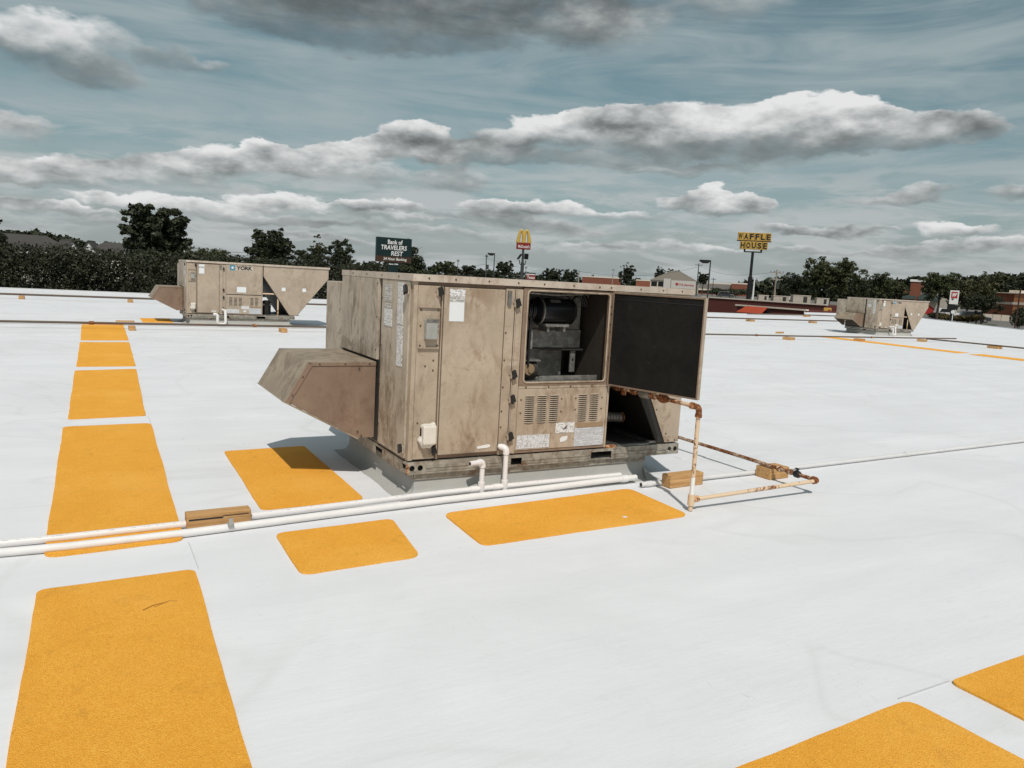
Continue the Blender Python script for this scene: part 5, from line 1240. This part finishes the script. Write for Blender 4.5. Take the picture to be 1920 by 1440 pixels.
# shop sign in the parking
D = 128; k = D / 1444; p = at(1789, 557.5, D); z0 = gz(D)
GS = thing('shop_sign', (p.x, p.y, z0), 'white and red shop sign standing before the parking trees', 'sign', facing(p) + .1); zc = p.z - z0
box('sign_box', MAT['white'], GS, -6.3 * k, 6.3 * k, -.15, .15, zc - 11 * k, zc + 11 * k); box('red_square', MAT['signred'], GS, -4.6 * k, 4.4 * k, -.165, -.152, zc - 1.5 * k, zc + 9 * k)
text('sign_letters', 'W', MAT['white'], GS, (.05, -.17, zc + 3.9 * k), 6.2 * k, 7 * k, .005, .03, .35)
box('text_panel', MAT['polegrey'], GS, -3.5 * k, -.5 * k, -.165, -.152, zc - 4.5 * k, zc - 2 * k)
box('base_panel', MAT['pole'], GS, -8 * k, 7 * k, -.18, .18, zc - 20 * k, zc - 12.5 * k); box('post', MAT['pole'], GS, -.25, .25, -.1, .1, 0, zc - 11.05 * k)
p = at(1787, 585, 112); RSN = thing('road_sign', (p.x, p.y, gz(112)), 'round white road sign on a thin white post', 'sign', facing(p)); h = p.z - gz(112)
MB().tube([(0, 0, -.2), (0, 0, h)], .05, 8).build('post', MAT['white'], RSN); MB().tube([(0, -.06, h), (0, -.09, h)], .24, 18).build('disc', MAT['white'], RSN)
def shoebox(u, v, D, arm, label, zoff=0.0, hd=.9):
    p = at(u, v, D); z0 = gz(D); Ht = p.z - z0
    Lm = thing('lamp_post', (p.x, p.y, z0), label, 'lamp post', facing(p), 'parking lamp posts')
    MB().tube([(0, 0, 0), (0, 0, Ht)], [.11, .075], 8).build('post', MAT['polegrey'], Lm)
    hdm = MB().prism([(-arm, 0), (-.05, 0), (-.05, -.22), (-arm * .25, -.42), (-arm * .7, -.42), (-arm, -.20)], -.3, .3)
    o = hdm.build('lamp_head', MAT['pole'], Lm, bevel=.03); o.location = (0, 0, Ht + .02)
    return Lm
shoebox(1332.5, 488, 100, 1.35, 'nearer lamp post with a wedge shaped head by the open door')
shoebox(927.5, 475, 130, 1.15, 'lamp post with a drooping head beside the slim utility pole')
def upole(u, v, D, label, mat='polewood', arms=1, r=.13, tr=False, armw=1.1):
    p = at(u, v, D); z0 = gz(D); Ht = p.z - z0; P = thing('utility_pole', (p.x, p.y, z0), label, 'utility pole', facing(p) + .3, 'utility poles')
    MB().tube([(0, 0, -.3), (0, 0, Ht)], [r * 1.25, r * .8], 8).build('pole', MAT[mat], P)
    for i in range(arms):
        z = Ht - .5 - i * 1.1; A_ = MB().box(-armw, armw, -.16, -.08, z - .06, z + .06).build('crossarm', MAT['polewood'] if mat != 'polegrey' else MAT['polegrey'], P)
        for s in (-.95, -.4, .4, .95): MB().tube([(s * armw, -.12, z + .06), (s * armw, -.12, z + .3)], .05, 6).build('insulator', MAT['polegrey'], A_)
    if tr: MB().tube([(.3, -.1, Ht - 3.2), (.3, -.1, Ht - 2.2)], .28, 10).build('transformer', MAT['polegrey'], P)
    return P
upole(1310.5, 494, 240, 'crossarm utility pole by the pharmacy', 'polegrey', 1, .16)
upole(1457, 506, 140, 'pale utility pole with crossarms right of the amber sign', 'polewood', 2, .15, True)
upole(1415, 521, 170, 'short pale pole standing just past the black sign pole', 'white', 0, .16)
upole(912.5, 477, 170, 'slim utility pole next to the drooping lamp post', 'polegrey', 1, .12, True, .3)
upole(859, 486, 200, 'thin pole among the small trees', 'polegrey', 1, .09, False, .35)
upole(1086, 506, 200, 'plain wooden pole beside the two dark trees', 'polewood', 0, .16)
upole(1150, 504, 260, 'thin wooden pole before the long brick shops', 'polewood', 1, .13, False, .5)
upole(986.5, 499, 260, 'far thin pole behind the arches sign', 'polegrey', 1, .1, False, .4)
upole(1338, 521, 260, 'far thin pole behind the near lamp post', 'polegrey', 1, .12, False, .8)
p = at(1914, 541, 92); q = at(1903, 610, 92); DP = thing('dark_post', (q.x, q.y, gz(92)), 'slanting dark post at the edge of the view by the shrub', 'post')
MB().tube([(0, 0, -.2), (p.x - q.x, p.y - q.y, p.z - gz(92))], .07, 8).build('post', simple('brown_post', (.05, .025, .018), .7), DP)
def cable(a, b, sag, label, r=.03):
    a, b = Vector(a), Vector(b); pts = [a.lerp(b, t) - Vector((0, 0, sag * 4 * t * (1 - t))) for t in [i / 14 for i in range(15)]]
    tag(MB().tube(pts, r, 4).build('power_line', MAT['cable']), label, 'power line', 'power lines')
cable(at(345, 462, 230), at(470, 474, 230), .4, 'power line beside the tall lone tree, upper one', .045); cable(at(345, 467, 230), at(470, 479, 230), .4, 'power line beside the tall lone tree, lower one', .045)
cable(at(760, 497, 200), at(912, 495, 170), .8, 'power line reaching the slim utility pole'); cable(at(912, 484, 170), at(1087, 509, 200), 1.2, 'power line between the slim pole and the plain wooden pole', .02)
cable(at(1087, 509, 200), at(1310, 500, 240), 1.8, 'long power line from the plain pole to the crossarm pole'); cable(at(1310, 497, 240), at(1457, 509, 140), 1.6, 'long power line from the crossarm pole to the pale pole', .02)
cable(at(1457, 510, 140), at(1930, 560, 140), 3.4, 'long power line from the pale pole over the trees', .02)

# ------------------------------------------------------------------ cars
def car(u, v, D, rz, mat, label, suv=False):
    p = at(u, v, D); C = thing('parked_car', (p.x, p.y, gz(D)), label, 'car', facing(p) + rz, 'parked cars'); h = 1.75 if suv else 1.45
    body = [(-2.2, .35), (2.2, .35), (2.25, .75), (2.1, .95), (1.2, 1.02), (.75, h - .04), (.2, h), (-1.3, h), (-1.95 if suv else -1.5, h - .1), (-2.15, 1.0), (-2.25, .8)]
    Bd = MB().prism(body, -.88, .88).build('body', MAT[mat], C, bevel=.06)
    for s in (-1, 1): MB().prism([(1.02, 1.03), (.65, h - .12), (-.2, h - .09), (-1.4, h - .12), (-1.75, 1.05)], s * .885, s * .895).build('side_window', MAT['glass'], Bd)
    MB().obox((.98, 0, 1.24), (.20, 0, -.22), (0, .72, 0), (.01, 0, .01)).build('windscreen', MAT['glass'], Bd)
    for x in (-1.35, 1.35):
        for s in (-1, 1):
            Wl = MB().tube([(x, s * .72, .33), (x, s * .92, .33)], .34, 16).build('wheel', MAT['tyre'], C); MB().tube([(x, s * .921, .33), (x, s * .93, .33)], .2, 12).build('rim', MAT['galvin'], Wl)
    for s in (-1, 1): MB().box(2.2, 2.26, s * .6 - .18, s * .6 + .18, .68, .82).build('headlight', MAT['white'], C); 
    for s in (-1, 1): MB().box(-2.27, -2.2, s * .62 - .14, s * .62 + .14, .75, .95).build('tail_light', MAT['redpaint'], C)
    return C
car(1361, 553, 235, .1, 'cardark', 'grey car parked before the clipped far shrubs', True)
car(1778, 583, 158, .35, 'carwhite', 'white car parked under the tree by the shop sign', True)
car(1828, 592, 146, .2, 'cardark', 'dark car in the shade of the wide tree', True)
car(1338, 577, 118, .5, 'carwhite', 'white van parked beyond the maroon wall corner', True)
car(1352, 581, 112, .5, 'cardark', 'dark car parked by the maroon wall corner')
car(1492, 556.5, 250, .4, 'carwhite', 'white car seen over the larger pale rooftop box')
